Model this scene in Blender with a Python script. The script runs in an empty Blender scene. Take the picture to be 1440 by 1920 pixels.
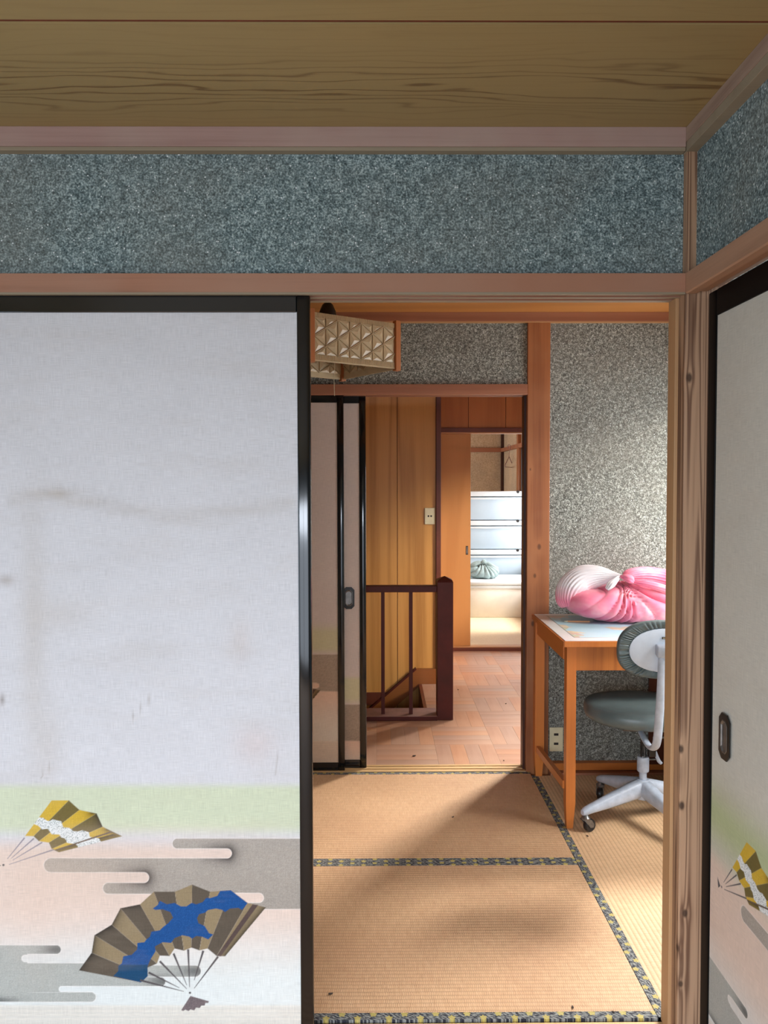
import bpy, bmesh, math, random
import numpy as np
from mathutils import Vector, Matrix
from math import sin, cos, pi, radians, sqrt, atan2

random.seed(7)
rng = np.random.default_rng(7)
S = bpy.context.scene
C = S.collection

# ------------------------------------------------------------------ camera
cd = bpy.data.cameras.new('camera')
cd.sensor_fit = 'HORIZONTAL'; cd.sensor_width = 36.0; cd.lens = 36.0 * 1500 / 1440
cd.clip_start = 0.05
cam = bpy.data.objects.new('camera', cd); C.objects.link(cam)
yaw, pitch, roll = radians(0.4), radians(2.1), 0.002
fw = Vector((sin(yaw) * cos(pitch), cos(yaw) * cos(pitch), -sin(pitch)))
rt = Vector((cos(yaw), -sin(yaw), 0)); up = rt.cross(fw)
r2 = rt * cos(roll) - up * sin(roll); u2 = up * cos(roll) + rt * sin(roll)
cam.matrix_world = Matrix(((r2.x, u2.x, -fw.x, 0), (r2.y, u2.y, -fw.y, 0), (r2.z, u2.z, -fw.z, 1.36), (0, 0, 0, 1)))
S.camera = cam

# ------------------------------------------------------------------ world, light, exposure
w = bpy.data.worlds.new('world'); S.world = w; w.use_nodes = True
bg = w.node_tree.nodes['Background']
bg.inputs[0].default_value = (0.72, 0.84, 1.0, 1); bg.inputs[1].default_value = 0.9
S.view_settings.view_transform = 'Standard'; S.view_settings.look = 'None'
S.view_settings.exposure = 0.0; S.view_settings.gamma = 1.0; S.view_settings.use_curve_mapping = False
try:
    S.cycles.max_bounces = 10; S.cycles.diffuse_bounces = 6; S.cycles.glossy_bounces = 4
    S.cycles.sample_clamp_indirect = 6.0; S.cycles.use_denoising = True
    S.cycles.denoising_input_passes = 'RGB_ALBEDO_NORMAL'; S.cycles.caustics_reflective = False
except Exception:
    pass


def window_light(name, loc, direction, sx, sy, watts, col, spread=180):
    l = bpy.data.lights.new(name, 'AREA'); l.shape = 'RECTANGLE'; l.size = sx; l.size_y = sy
    l.energy = watts; l.color = col; l.spread = radians(spread)
    o = bpy.data.objects.new(name, l); C.objects.link(o); o.location = loc
    o.rotation_euler = Vector(direction).to_track_quat('-Z', 'Y').to_euler()
    return o


# daylight: broad patches of sky outside, high enough that the light slants down through the four windows
def aim(loc, to):
    return tuple(Vector(to) - Vector(loc))


def sky_patch(name, loc, to, sx, sy, watts, col, spread=180):
    return window_light(name, loc, aim(loc, to), sx, sy, watts, col, spread)


sky_patch('daylight_front_room', (-1.6, -5.6, 2.9), (-0.5, 1.9, 0.7), 5.0, 2.2, 650, (0.80, 0.88, 1.0))
sky_patch('daylight_study', (3.0, 1.6, 3.2), (1.3, 2.9, 0.9), 1.4, 1.0, 36, (1.0, 0.98, 0.95), 80)
sky_patch('daylight_study_north', (3.0, 4.62, 3.2), (0.9, 2.6, 0.1), 1.0, 0.8, 122, (1.0, 0.98, 0.95), 80)
sky_patch('daylight_hall_north', (4.4, 8.8, 2.9), (1.92, 5.5, 1.3), 1.2, 1.1, 80, (1.0, 0.93, 0.84), 40)
sky_patch('daylight_hall_south', (5.0, 2.2, 2.85), (1.92, 4.8, 1.3), 1.8, 0.9, 34, (1.0, 0.93, 0.84), 40)
sky_patch('daylight_hall_east', (3.5, 5.9, 3.2), (0.9, 5.9, 0.0), 0.8, 0.8, 12, (1.0, 0.95, 0.88), 40)
sky_patch('daylight_end_room', (3.3, 7.2, 3.1), (1.0, 7.3, 0.0), 1.0, 0.9, 26, (1.0, 0.97, 0.93), 50)
# light from the horizon and the ground, level with the openings
window_light('horizon_front_room', (-0.75, -1.70, 1.0), (0, 1, 0), 2.35, 1.7, 44, (0.80, 0.88, 1.0))
window_light('horizon_front_left', (-2.13, -0.3, 1.0), (1, 0, 0), 1.7, 1.7, 27, (0.64, 0.82, 1.0))
window_light('horizon_study', (1.68, 3.0, 1.12), (-1, 0, 0), 1.3, 1.3, 21, (0.95, 0.98, 1.0))
window_light('horizon_hall', (1.97, 5.05, 1.30), (-1, 0, 0), 2.1, 0.9, 3.5, (1.0, 0.96, 0.9))
window_light('horizon_end_room', (1.70, 7.95, 1.12), (-1, 0, 0), 1.7, 1.2, 27, (1.0, 0.98, 0.95))
window_light('fill_end_left', (-1.30, 8.7, 1.3), (1, 0, 0), 1.6, 1.4, 42, (1.0, 0.98, 0.95))  # added fill lamp that brightens the end wall from an unseen side

# ------------------------------------------------------------------ materials
def lin(c):
    return tuple(((v / 255) / 12.92 if v / 255 <= 0.04045 else ((v / 255 + 0.055) / 1.055) ** 2.4) for v in c) + (1.0,)


class NT:
    """tiny wrapper for building node trees"""
    def __init__(self, name):
        self.m = bpy.data.materials.new(name); self.m.use_nodes = True
        self.t = self.m.node_tree; self.b = self.t.nodes['Principled BSDF']

    def n(self, kind, **kw):
        nd = self.t.nodes.new(kind)
        for k, v in kw.items():
            if k.startswith('i_'):
                key = k[2:]; key = int(key) if key.isdigit() else key
                self.set(nd.inputs[key], v)
            else:
                setattr(nd, k, v)
        return nd

    def set(self, sock, v):
        if isinstance(v, bpy.types.NodeSocket):
            self.t.links.new(v, sock)
        else:
            sock.default_value = v

    def math(self, op, a, b=0.0, c=0.0, clamp=False):
        nd = self.n('ShaderNodeMath', operation=op); nd.use_clamp = clamp
        self.set(nd.inputs[0], a); self.set(nd.inputs[1], b); self.set(nd.inputs[2], c)
        return nd.outputs[0]

    def coords(self, scale=(1, 1, 1), rot=(0, 0, 0), loc=(0, 0, 0)):
        tc = self.n('ShaderNodeTexCoord')
        mp = self.n('ShaderNodeMapping'); self.t.links.new(tc.outputs['Object'], mp.inputs[0])
        mp.inputs['Scale'].default_value = scale; mp.inputs['Rotation'].default_value = rot; mp.inputs['Location'].default_value = loc
        return mp.outputs[0]

    def noise(self, vec, scale, detail=2.0, rough=0.5, dist=0.0):
        nd = self.n('ShaderNodeTexNoise'); self.set(nd.inputs['Vector'], vec)
        nd.inputs['Scale'].default_value = scale; nd.inputs['Detail'].default_value = detail
        nd.inputs['Roughness'].default_value = rough; nd.inputs['Distortion'].default_value = dist
        return nd.outputs['Fac']

    def ramp(self, fac, stops):
        nd = self.n('ShaderNodeValToRGB'); self.set(nd.inputs[0], fac)
        e = nd.color_ramp.elements
        while len(e) < len(stops):
            e.new(0.5)
        for el, (p, c) in zip(e, stops):
            el.position = p; el.color = c if len(c) == 4 else tuple(c) + (1,)
        return nd.outputs[0]

    def mix(self, fac, a, b, mode='MIX'):
        nd = self.n('ShaderNodeMix', data_type='RGBA', blend_type=mode)
        self.set(nd.inputs[0], fac); self.set(nd.inputs[6], a); self.set(nd.inputs[7], b)
        return nd.outputs[2]

    def bump(self, h, strength=0.3, dist=0.002):
        nd = self.n('ShaderNodeBump'); self.set(nd.inputs['Height'], h)
        nd.inputs['Strength'].default_value = strength; nd.inputs['Distance'].default_value = dist
        self.t.links.new(nd.outputs[0], self.b.inputs['Normal'])

    def out(self, color, rough=0.6, spec=0.5, **kw):
        self.set(self.b.inputs['Base Color'], color); self.set(self.b.inputs['Roughness'], rough)
        self.set(self.b.inputs['Specular IOR Level'], spec)
        for k, v in kw.items():
            self.set(self.b.inputs[k.replace('_', ' ')], v)
        return self.m


def wood(name, light, dark, axis='X', rings=7.0, ringamt=0.45, fibre=0.4, cross=9.0, along=0.7, rough=0.55,
         tone=0.25, knots=0.0, dusty=None, spec=0.4, rand=0.0, off=(0, 0, 0), sharp=3.0, knot_at=()):
    N = NT(name); i = 'XYZ'.index(axis)
    sc = [cross] * 3; sc[i] = along
    v = N.coords(tuple(sc), loc=off)
    f = N.noise(v, 0.55, 2.5, 0.45, 0.25)
    ph = N.math('MULTIPLY', f, rings * 6.2832)
    km = None
    tcr = N.coords()
    for kx, ky, kz, kr in knot_at:
        vm = N.n('ShaderNodeVectorMath', operation='SUBTRACT'); N.set(vm.inputs[0], tcr); vm.inputs[1].default_value = (kx, ky, kz)
        v2 = N.n('ShaderNodeVectorMath', operation='MULTIPLY'); N.set(v2.inputs[0], vm.outputs[0]); v2.inputs[1].default_value = (1 / kr, 1 / kr, 0.62 / kr)
        v3 = N.n('ShaderNodeVectorMath', operation='LENGTH'); N.set(v3.inputs[0], v2.outputs[0])
        dd = v3.outputs['Value']
        ph = N.math('ADD', ph, N.math('MULTIPLY', N.math('DIVIDE', 1.0, N.math('MULTIPLY_ADD', N.math('MULTIPLY', dd, dd), 0.5, 1.0)), 3.2))
        k1 = N.math('SUBTRACT', 0.85, dd, clamp=True)
        km = k1 if km is None else N.math('MAXIMUM', km, k1)
    r = N.math('MULTIPLY_ADD', N.math('SINE', ph), 0.5, 0.5)
    ring = N.math('POWER', r, sharp)
    sc2 = [230.0] * 3; sc2[i] = 4.0
    fb = N.noise(N.coords(tuple(sc2)), 1.0, 3.0, 0.6)
    sc3 = [22.0] * 3; sc3[i] = 1.3
    tn = N.noise(N.coords(tuple(sc3), loc=(3, 5, 1)), 0.6, 3.0, 0.55)
    fac = N.math('ADD', N.math('MULTIPLY', ring, ringamt), N.math('MULTIPLY', N.math('SUBTRACT', fb, 0.5), fibre * 2))
    fac = N.math('ADD', fac, N.math('MULTIPLY', N.math('SUBTRACT', tn, 0.45), tone * 2), clamp=True)
    col = N.mix(fac, lin(light), lin(dark))
    if knots:
        sk = [5.5] * 3; sk[i] = 2.4
        vo = N.n('ShaderNodeTexVoronoi', i_Vector=N.coords(tuple(sk), loc=(0.37, 0.2, 0.61)), i_Scale=1.0)
        k = N.math('SUBTRACT', 1.0, N.math('MULTIPLY', vo.outputs['Distance'], 1 / knots), clamp=True)
        kd = tuple(c * 0.35 for c in lin(dark)[:3]) + (1,)
        col = N.mix(N.math('MULTIPLY', N.math('POWER', k, 0.6), 0.9), col, kd)
    if km is not None:
        kd = tuple(c * 0.3 for c in lin(dark)[:3]) + (1,)
        col = N.mix(N.math('MULTIPLY', N.math('MULTIPLY', km, 2.2, clamp=True), 0.85), col, kd)
    if dusty:
        d = N.noise(N.coords((2.2, 2.2, 2.2), loc=(1, 7, 2)), 1.3, 3.0, 0.6)
        col = N.mix(N.math('MULTIPLY', N.math('SUBTRACT', d, 0.38, clamp=True), 2.0, clamp=True), col, lin(dusty))
    if rand:
        oi = N.n('ShaderNodeObjectInfo')
        hs = N.n('ShaderNodeHueSaturation'); N.set(hs.inputs['Color'], col)
        N.set(hs.inputs['Value'], N.math('MULTIPLY_ADD', oi.outputs['Random'], rand, 1 - rand * 0.55))
        N.set(hs.inputs['Saturation'], N.math('MULTIPLY_ADD', oi.outputs['Random'], 0.25, 0.85))
        col = hs.outputs[0]
    N.bump(N.math('ADD', fb, N.math('MULTIPLY', r, 0.5)), 0.18, 0.0006)
    return N.out(col, rough, spec)


def plaster(name, dark, mid, light, scale=210.0, glints=True):
    N = NT(name); v = N.coords()
    a = N.noise(v, scale, 2.0, 0.65); b = N.noise(N.coords(loc=(4, 2, 9)), scale * 0.42, 2.0, 0.6)
    g = N.math('ADD', N.math('MULTIPLY', a, 0.65), N.math('MULTIPLY', b, 0.35))
    col = N.ramp(g, [(0.36, lin(dark)), (0.5, lin(mid)), (0.64, lin(light))])
    t = N.noise(v, 2.6, 4.0, 0.6)
    col = N.mix(N.math('MULTIPLY', N.math('SUBTRACT', t, 0.42, clamp=True), 1.6, clamp=True), col, lin((124, 120, 110)), 'MIX')
    rough = 0.75
    if glints:
        vo = N.n('ShaderNodeTexVoronoi', i_Vector=v, i_Scale=230.0)
        sp = N.n('ShaderNodeSeparateColor'); N.set(sp.inputs[0], vo.outputs['Color'])
        gl = N.math('GREATER_THAN', sp.outputs[0], 0.98)
        gl = N.math('MULTIPLY', gl, N.math('LESS_THAN', vo.outputs['Distance'], 0.42))
        col = N.mix(gl, col, (0.78, 0.82, 0.82, 1))
        rough = N.math('MULTIPLY_ADD', gl, -0.45, 0.75)
    N.bump(g, 0.9, 0.006)
    return N.out(col, rough, 0.35)


def plain(name, col, rough=0.5, spec=0.5, var=0.12, scale=14.0, metal=0.0, bump=0.0, **kw):
    N = NT(name); t = N.noise(N.coords(), scale, 4.0, 0.6)
    c = lin(col); d = tuple(x * (1 - var * 2) for x in c[:3]) + (1,); l = tuple(min(1, x * (1 + var)) for x in c[:3]) + (1,)
    cc = N.ramp(t, [(0.3, d), (0.7, l)])
    if bump:
        N.bump(N.noise(N.coords(), scale * 14, 3.0), bump, 0.001)
    N.set(N.b.inputs['Metallic'], metal)
    return N.out(cc, rough, spec, **kw)


def tatami(name, axis, light, dark, worn):
    N = NT(name)
    tc = N.n('ShaderNodeTexCoord'); sx = N.n('ShaderNodeSeparateXYZ'); N.set(sx.inputs[0], tc.outputs['Object'])
    s, t = (sx.outputs[0], sx.outputs[1]) if axis == 'X' else (sx.outputs[1], sx.outputs[0])
    # furrows every 15 mm run along the mat; rush strands cross them
    rib = N.math('ABSOLUTE', N.math('SINE', N.math('MULTIPLY', t, pi / 0.0155)))
    row = N.math('FLOOR', N.math('DIVIDE', t, 0.0155))
    sh = N.math('MULTIPLY', N.math('MODULO', row, 2.0), 0.0022)
    wob = N.noise(N.coords(), 60, 2.0)
    st = N.math('MULTIPLY_ADD', N.math('SINE', N.math('MULTIPLY', N.math('ADD', N.math('ADD', s, sh), N.math('MULTIPLY', wob, 0.006)), 2 * pi / 0.0056)), 0.5, 0.5)
    st = N.math('MULTIPLY', st, N.math('MULTIPLY', N.noise(N.coords((45, 45, 45), loc=(2, 2, 2)), 1.0, 2.0), 2.0))
    scl = (40.0, 3.0, 3.0) if axis == 'X' else (3.0, 40.0, 3.0)
    strand = N.noise(N.coords(scl), 6.0, 3.0, 0.6)
    big = N.noise(N.coords((1.6, 1.6, 1.6)), 1.5, 4.0, 0.6)
    col = N.mix(N.math('MULTIPLY', N.math('SUBTRACT', strand, 0.3, clamp=True), 1.5, clamp=True), lin(light), lin(dark))
    col = N.mix(N.math('MULTIPLY', N.math('SUBTRACT', big, 0.42, clamp=True), 1.5, clamp=True), col, lin(worn))
    low = N.math('POWER', N.math('SUBTRACT', 1.0, rib), 2.2)
    col = N.mix(N.math('MULTIPLY', low, 0.38), col, lin((122, 88, 58)))
    col = N.mix(N.math('MULTIPLY', st, 0.30), col, lin((128, 92, 60)))
    N.bump(N.math('ADD', rib, N.math('MULTIPLY', st, 0.35)), 0.5, 0.0016)
    return N.out(col, 0.55, 0.35)


def brocade(name, axis):
    """dark cloth edging woven with grey slanting grasses and yellow flowers"""
    N = NT(name)
    tc = N.n('ShaderNodeTexCoord'); sx = N.n('ShaderNodeSeparateXYZ'); N.set(sx.inputs[0], tc.outputs['Object'])
    s, t = (sx.outputs[0], sx.outputs[1]) if axis == 'X' else (sx.outputs[1], sx.outputs[0])
    s = N.math('ADD', s, 10.0)
    gv = N.n('ShaderNodeCombineXYZ')
    N.set(gv.inputs[0], N.math('MULTIPLY_ADD', s, 42, N.math('MULTIPLY', t, -95)))
    N.set(gv.inputs[1], N.math('MULTIPLY_ADD', s, 150, N.math('MULTIPLY', t, 260)))
    gr = N.noise(gv.outputs[0], 1.0, 2.0, 0.5)
    col = N.mix(N.math('MULTIPLY', N.math('SUBTRACT', gr, 0.46, clamp=True), 9.0, clamp=True), lin((38, 40, 50)), lin((138, 140, 136)))
    for ph, off in ((0.0, 0.0072), (0.04, -0.0072)):
        a = N.math('SUBTRACT', N.math('MODULO', N.math('ADD', s, ph), 0.08), 0.04)
        b = N.math('SUBTRACT', t, off)
        d = N.math('SQRT', N.math('ADD', N.math('MULTIPLY', a, a), N.math('MULTIPLY', b, b)))
        an = N.math('ARCTAN2', b, a)
        rad = N.math('MULTIPLY_ADD', N.math('SINE', N.math('MULTIPLY', an, 5.0)), 0.0016, 0.0082)
        fl = N.math('LESS_THAN', d, rad)
        inner = N.math('MULTIPLY_ADD', N.math('SINE', N.math('MULTIPLY', d, 2200)), 0.5, 0.5)
        col = N.mix(N.math('MULTIPLY', fl, N.math('MULTIPLY_ADD', inner, 0.5, 0.5)), col, lin((192, 174, 92)))
    N.bump(N.noise(N.coords(), 900, 2.0), 0.3, 0.0006)
    return N.out(col, 0.7, 0.3)


def painted_paper(name):
    N = NT(name)
    at = N.n('ShaderNodeAttribute', attribute_name='print')
    wv = N.noise(N.coords((900, 900, 30)), 1.0, 2.0, 0.6); wh = N.noise(N.coords((30, 30, 900)), 1.0, 2.0, 0.6)
    k = N.math('ADD', wv, wh)
    bl = N.noise(N.coords((3, 3, 5)), 1.6, 4.0, 0.6)
    f = N.math('ADD', N.math('MULTIPLY_ADD', N.math('SUBTRACT', k, 1.0), 0.42, 0.96), N.math('MULTIPLY', N.math('SUBTRACT', bl, 0.5), 0.14))
    cv = N.n('ShaderNodeCombineXYZ'); [N.set(cv.inputs[j], f) for j in range(3)]
    col = N.mix(1.0, at.outputs['Color'], cv.outputs[0], 'MULTIPLY')
    col = N.mix(N.math('MULTIPLY', N.math('SUBTRACT', N.noise(N.coords((1.5, 1.5, 6)), 2.2, 4.0, 0.65), 0.5, clamp=True), 0.55), col, lin((176, 160, 140)))
    N.bump(k, 0.25, 0.0006)
    return N.out(col, 0.8, 0.25)


M = {}
M['plaster'] = plaster('sparkling_blue_plaster', (52, 66, 69), (112, 130, 131), (188, 204, 203))
M['plaster_study'] = plaster('sparkling_grey_plaster', (62, 62, 56), (120, 122, 114), (190, 194, 184), 190.0)
M['plaster_end'] = plaster('sand_plaster', (176, 152, 122), (198, 176, 146), (214, 194, 166), 120.0, False)
M['wall_plain'] = plain('painted_wall', (176, 166, 150), 0.8, 0.3)
M['lintel'] = wood('weathered_lintel_wood', (166, 116, 90), (128, 82, 60), 'X', 5, 0.4, 0.4, 14, 0.7, 0.6, 0.35, 0, (170, 132, 110))
M['lintel_y'] = wood('weathered_lintel_wood_side', (176, 132, 104), (128, 88, 62), 'Y', 5, 0.35, 0.35, 14, 0.7, 0.6, 0.3, 0, (170, 140, 116))
M['cornice'] = wood('weathered_cornice_wood', (166, 134, 124), (128, 96, 88), 'X', 6, 0.4, 0.4, 14, 0.7, 0.65, 0.3, 0, (176, 156, 142))
M['cornice_y'] = wood('weathered_cornice_wood_side', (164, 138, 120), (124, 96, 82), 'Y', 6, 0.4, 0.4, 14, 0.7, 0.65, 0.3, 0, (172, 152, 132))
M['post'] = wood('knotty_weathered_post', (176, 140, 110), (92, 60, 42), 'Z', 13, 0.8, 0.3, 34, 0.42, 0.6, 0.15, 0.0, None, sharp=1.6,
                 knot_at=((0.731, 1.885, 1.605, 0.011), (0.722, 1.887, 0.722, 0.010), (0.725, 1.885, 0.585, 0.010), (0.736, 1.885, 0.322, 0.010), (0.72, 1.89, 0.235, 0.009), (0.728, 1.885, 0.148, 0.008)))
M['batten'] = wood('plain_batten', (186, 146, 104), (150, 106, 70), 'Z', 3, 0.25, 0.3, 14, 0.7, 0.55, 0.3)
def cathedral(name, light, dark):
    """flat-sawn cedar boards: long pointed figures down the middle, straight lines towards the edges"""
    N = NT(name)
    tc = N.n('ShaderNodeTexCoord'); sx = N.n('ShaderNodeSeparateXYZ'); N.set(sx.inputs[0], tc.outputs['Object'])
    x, y = sx.outputs[0], sx.outputs[1]
    b = N.math('FLOOR', N.math('DIVIDE', N.math('SUBTRACT', y, 1.4615), 0.4555))
    yl = N.math('SUBTRACT', N.math('SUBTRACT', y, 1.4615), N.math('MULTIPLY', b, 0.4555))
    dy = N.math('SUBTRACT', yl, 0.235)
    wv = N.n('ShaderNodeCombineXYZ'); N.set(wv.inputs[0], N.math('MULTIPLY', x, 1.1)); N.set(wv.inputs[1], N.math('MULTIPLY', y, 7.0)); N.set(wv.inputs[2], b)
    n1 = N.noise(wv.outputs[0], 1.0, 3.0, 0.5)
    wv2 = N.n('ShaderNodeCombineXYZ'); N.set(wv2.inputs[0], N.math('MULTIPLY', x, 5.0)); N.set(wv2.inputs[1], N.math('MULTIPLY', y, 30.0)); N.set(wv2.inputs[2], b)
    n2 = N.noise(wv2.outputs[0], 1.0, 2.0, 0.5)
    h = N.math('SQRT', N.math('MULTIPLY_ADD', dy, dy, 0.0003))
    ph = N.math('ADD', N.math('MULTIPLY', h, 40.0), N.math('ADD', N.math('MULTIPLY', n1, 8.0), N.math('MULTIPLY', n2, 0.9)))
    ph = N.math('MULTIPLY_ADD', x, -0.55, ph)
    r = N.math('MULTIPLY_ADD', N.math('SINE', N.math('MULTIPLY', ph, 6.2832)), 0.5, 0.5)
    line = N.math('POWER', r, 7.0)
    near = N.math('SUBTRACT', 1.0, N.math('MULTIPLY', N.math('ABSOLUTE', dy), 6.5), clamp=True)
    amt = N.math('MULTIPLY_ADD', near, 0.66, 0.08)
    fb = N.noise(N.coords((3.0, 260, 260)), 1.0, 3.0, 0.6)
    fac = N.math('ADD', N.math('MULTIPLY', line, amt), N.math('MULTIPLY', N.math('SUBTRACT', fb, 0.5), 0.35), clamp=True)
    col = N.mix(fac, lin(light), lin(dark))
    col = N.mix(N.math('MULTIPLY', N.math('SUBTRACT', N.noise(N.coords((1, 4, 4)), 1.4, 3.0), 0.5, clamp=True), 0.9), col, lin((134, 108, 66)))
    return N.out(col, 0.45, 0.35)


M['ceiling'] = cathedral('cedar_ceiling_board', (160, 138, 92), (100, 66, 32))
M['lip'] = wood('pale_trim_edge', (150, 136, 114), (124, 108, 86), 'X', 3, 0.2, 0.3, 14, 0.7, 0.6, 0.3)
M['ceiling_hidden'] = wood('ceiling_board_study', (190, 128, 66), (150, 92, 42), 'X', 5, 0.4, 0.2, 5, 0.5, 0.5, 0.15)
M['joint'] = plain('red_brown_joint', (118, 54, 36), 0.6)
M['cedar'] = wood('red_cedar_post', (158, 98, 58), (104, 54, 28), 'Z', 5, 0.5, 0.35, 12, 0.6, 0.42, 0.4, 0.0, (166, 114, 76),
                  knot_at=((0.748, 3.711, 1.06, 0.013), (0.728, 3.711, 0.925, 0.010), (0.72, 3.711, 0.70, 0.012), (0.742, 3.711, 0.045, 0.013), (0.705, 3.711, 1.42, 0.006)))
M['cedar_x'] = wood('red_cedar_beam', (158, 104, 76), (116, 68, 46), 'X', 4, 0.35, 0.3, 12, 0.6, 0.5, 0.3)
M['cedar_pale'] = wood('pale_beam', (196, 148, 100), (160, 110, 66), 'X', 4, 0.35, 0.3, 12, 0.6, 0.5, 0.3)
M['dark_jamb_and_shade'] = wood('dark_jamb_and_shade', (64, 34, 24), (34, 18, 14), 'Z', 4, 0.4, 0.3, 12, 0.6, 0.4)  # dark jamb wood; its colour also paints the shade in the stairwell
M['sill'] = wood('pale_sill', (206, 172, 122), (166, 124, 78), 'X', 4, 0.35, 0.3, 12, 0.6, 0.5, 0.3)
M['panel'] = wood('yellow_brown_panelling', (206, 150, 80), (160, 106, 46), 'Z', 5, 0.55, 0.4, 9, 0.4, 0.4, 0.25)
M['panel_door'] = wood('orange_panelling', (178, 112, 56), (150, 86, 40), 'Z', 4, 0.4, 0.3, 7, 0.4, 0.45, 0.25)
M['door_wood'] = wood('orange_door_veneer', (190, 134, 76), (168, 112, 58), 'Z', 4, 0.35, 0.25, 6, 0.35, 0.42, 0.2)
M['mahogany'] = plain('dark_red_varnish', (82, 27, 19), 0.45, 0.3, 0.15, 6)
M['mahogany_trim'] = plain('red_brown_trim_paint', (104, 50, 30), 0.42, 0.5, 0.15, 6)
M['varnish_glare'] = plain('painted_varnish_glare', (150, 116, 108), 0.6, 0.4)  # sheen of grazing light on the varnish, put in as a paler colour
M['stringer'] = wood('stair_stringer_wood', (142, 84, 38), (108, 58, 24), 'X', 4, 0.35, 0.3, 10, 0.6, 0.4)
M['parquet'] = wood('worn_parquet', (174, 132, 106), (146, 102, 78), 'X', 3, 0.25, 0.35, 18, 1.2, 0.42, 0.35, 0, (184, 148, 122), 0.4, 0.18)
M['parquet_y'] = wood('worn_parquet_turned', (174, 132, 106), (146, 102, 78), 'Y', 3, 0.25, 0.35, 18, 1.2, 0.42, 0.35, 0, (184, 148, 122), 0.4, 0.18)
M['under'] = plain('subfloor', (120, 84, 56), 0.7)
M['tatami_x'] = tatami('aged_rush_matting', 'X', (226, 188, 148), (196, 152, 112), (192, 148, 114))
M['tatami_y'] = tatami('aged_rush_matting_turned', 'Y', (232, 196, 154), (206, 164, 122), (208, 166, 128))
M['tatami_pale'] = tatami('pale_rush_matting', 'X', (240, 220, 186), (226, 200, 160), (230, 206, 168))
M['tatami_edge'] = plain('mat_core', (150, 112, 74), 0.8)
M['brocade_x'] = brocade('flowered_brocade', 'X'); M['brocade_y'] = brocade('flowered_brocade_turned', 'Y')
M['lacquer'] = plain('black_lacquer', (9, 10, 13), 0.11, 0.6, 0.1, 8)
M['lacquer_worn'] = plain('worn_black_lacquer', (8, 8, 9), 0.45, 0.12, 0.1, 8)
M['paper'] = painted_paper('printed_fusuma_paper')
M['iron'] = plain('black_metal', (18, 17, 17), 0.35, 0.5)
M['bright_metal'] = plain('worn_metal', (132, 130, 128), 0.3, 0.5, 0.2, 40, 0.8)
M['desk'] = wood('orange_desk_wood', (192, 114, 52), (156, 82, 32), 'Z', 3, 0.3, 0.3, 10, 0.5, 0.38, 0.25)
M['desk_x'] = wood('orange_desk_apron', (168, 98, 40), (128, 68, 22), 'Z', 8, 0.5, 0.4, 12, 0.4, 0.45, 0.2)
M['desk_y'] = wood('orange_desk_rail', (188, 112, 52), (150, 80, 32), 'Y', 3, 0.3, 0.3, 10, 0.5, 0.38, 0.25)
M['desk_dark'] = wood('dark_desk_cabinet', (86, 42, 24), (56, 26, 16), 'Z', 3, 0.3, 0.3, 10, 0.5, 0.4)
M['grey_paint'] = plain('chipped_grey_paint', (176, 184, 196), 0.38, 0.5, 0.1, 30)
M['shell'] = plain('pale_grey_shell', (200, 210, 222), 0.4, 0.5, 0.04, 20)
M['vinyl'] = plain('slate_green_vinyl', (86, 98, 98), 0.36, 0.5, 0.08, 18, 0, 0.12)
M['rubber'] = plain('black_rubber', (24, 24, 26), 0.4, 0.5)
M['steel'] = plain('dark_steel', (92, 88, 84), 0.32, 0.5, 0.2, 40, 0.7)
M['lamp_wood'] = wood('lamp_frame_wood', (168, 104, 58), (124, 66, 32), 'Z', 3, 0.3, 0.3, 14, 0.6, 0.4)
M['acrylic'] = plain('moulded_amber_acrylic', (212, 192, 156), 0.2, 0.5, 0.05, 20)
M['acrylic'].node_tree.nodes['Principled BSDF'].inputs['Transmission Weight'].default_value = 0.25
M['ivory'] = plain('ivory_plastic', (222, 212, 176), 0.4, 0.5, 0.06)
M['hole'] = plain('socket_hole', (30, 22, 16), 0.6)
M['white_plastic'] = plain('white_plastic', (216, 222, 225), 0.35, 0.5, 0.02)
M['frosted'] = plain('frosted_plastic', (186, 203, 216), 0.3, 0.5, 0.03, 3)
M['frosted_warm'] = plain('clouded_plastic_box', (238, 236, 228), 0.35, 0.5, 0.06, 4)
M['teal'] = plain('teal_plastic', (22, 128, 116), 0.4)
M['grey_cloth'] = plain('grey_blue_cloth', (148, 166, 166), 0.7, 0.3, 0.15, 24, 0, 0.2)
M['pencil'] = plain('bare_pencil_wood', (214, 158, 112), 0.5)
M['debris'] = plain('dry_debris', (62, 46, 36), 0.8)
M['wire'] = plain('mauve_plastic_wire', (150, 120, 126), 0.5)


def map_material():
    N = NT('printed_world_map'); v = N.coords(loc=(2.3, 0.7, 0))
    land = N.noise(v, 5.0, 5.0, 0.6)
    tone = N.noise(N.coords(loc=(9, 1, 3)), 14.0, 2.0)
    lc = N.ramp(tone, [(0.35, lin((224, 208, 172))), (0.5, lin((214, 186, 166))), (0.66, lin((190, 204, 170)))])
    sea = N.ramp(N.noise(v, 3.0, 3.0), [(0.3, lin((160, 204, 218))), (0.7, lin((190, 220, 226)))])
    return N.out(N.mix(N.math('MULTIPLY', N.math('SUBTRACT', land, 0.515, clamp=True), 30, clamp=True), sea, lc), 0.16, 0.5)


M['map'] = map_material()
M['map_white'] = plain('map_margin', (226, 222, 216), 0.16, 0.5, 0.02)
M['map_line'] = plain('map_border_line', (112, 122, 118), 0.3)


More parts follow.
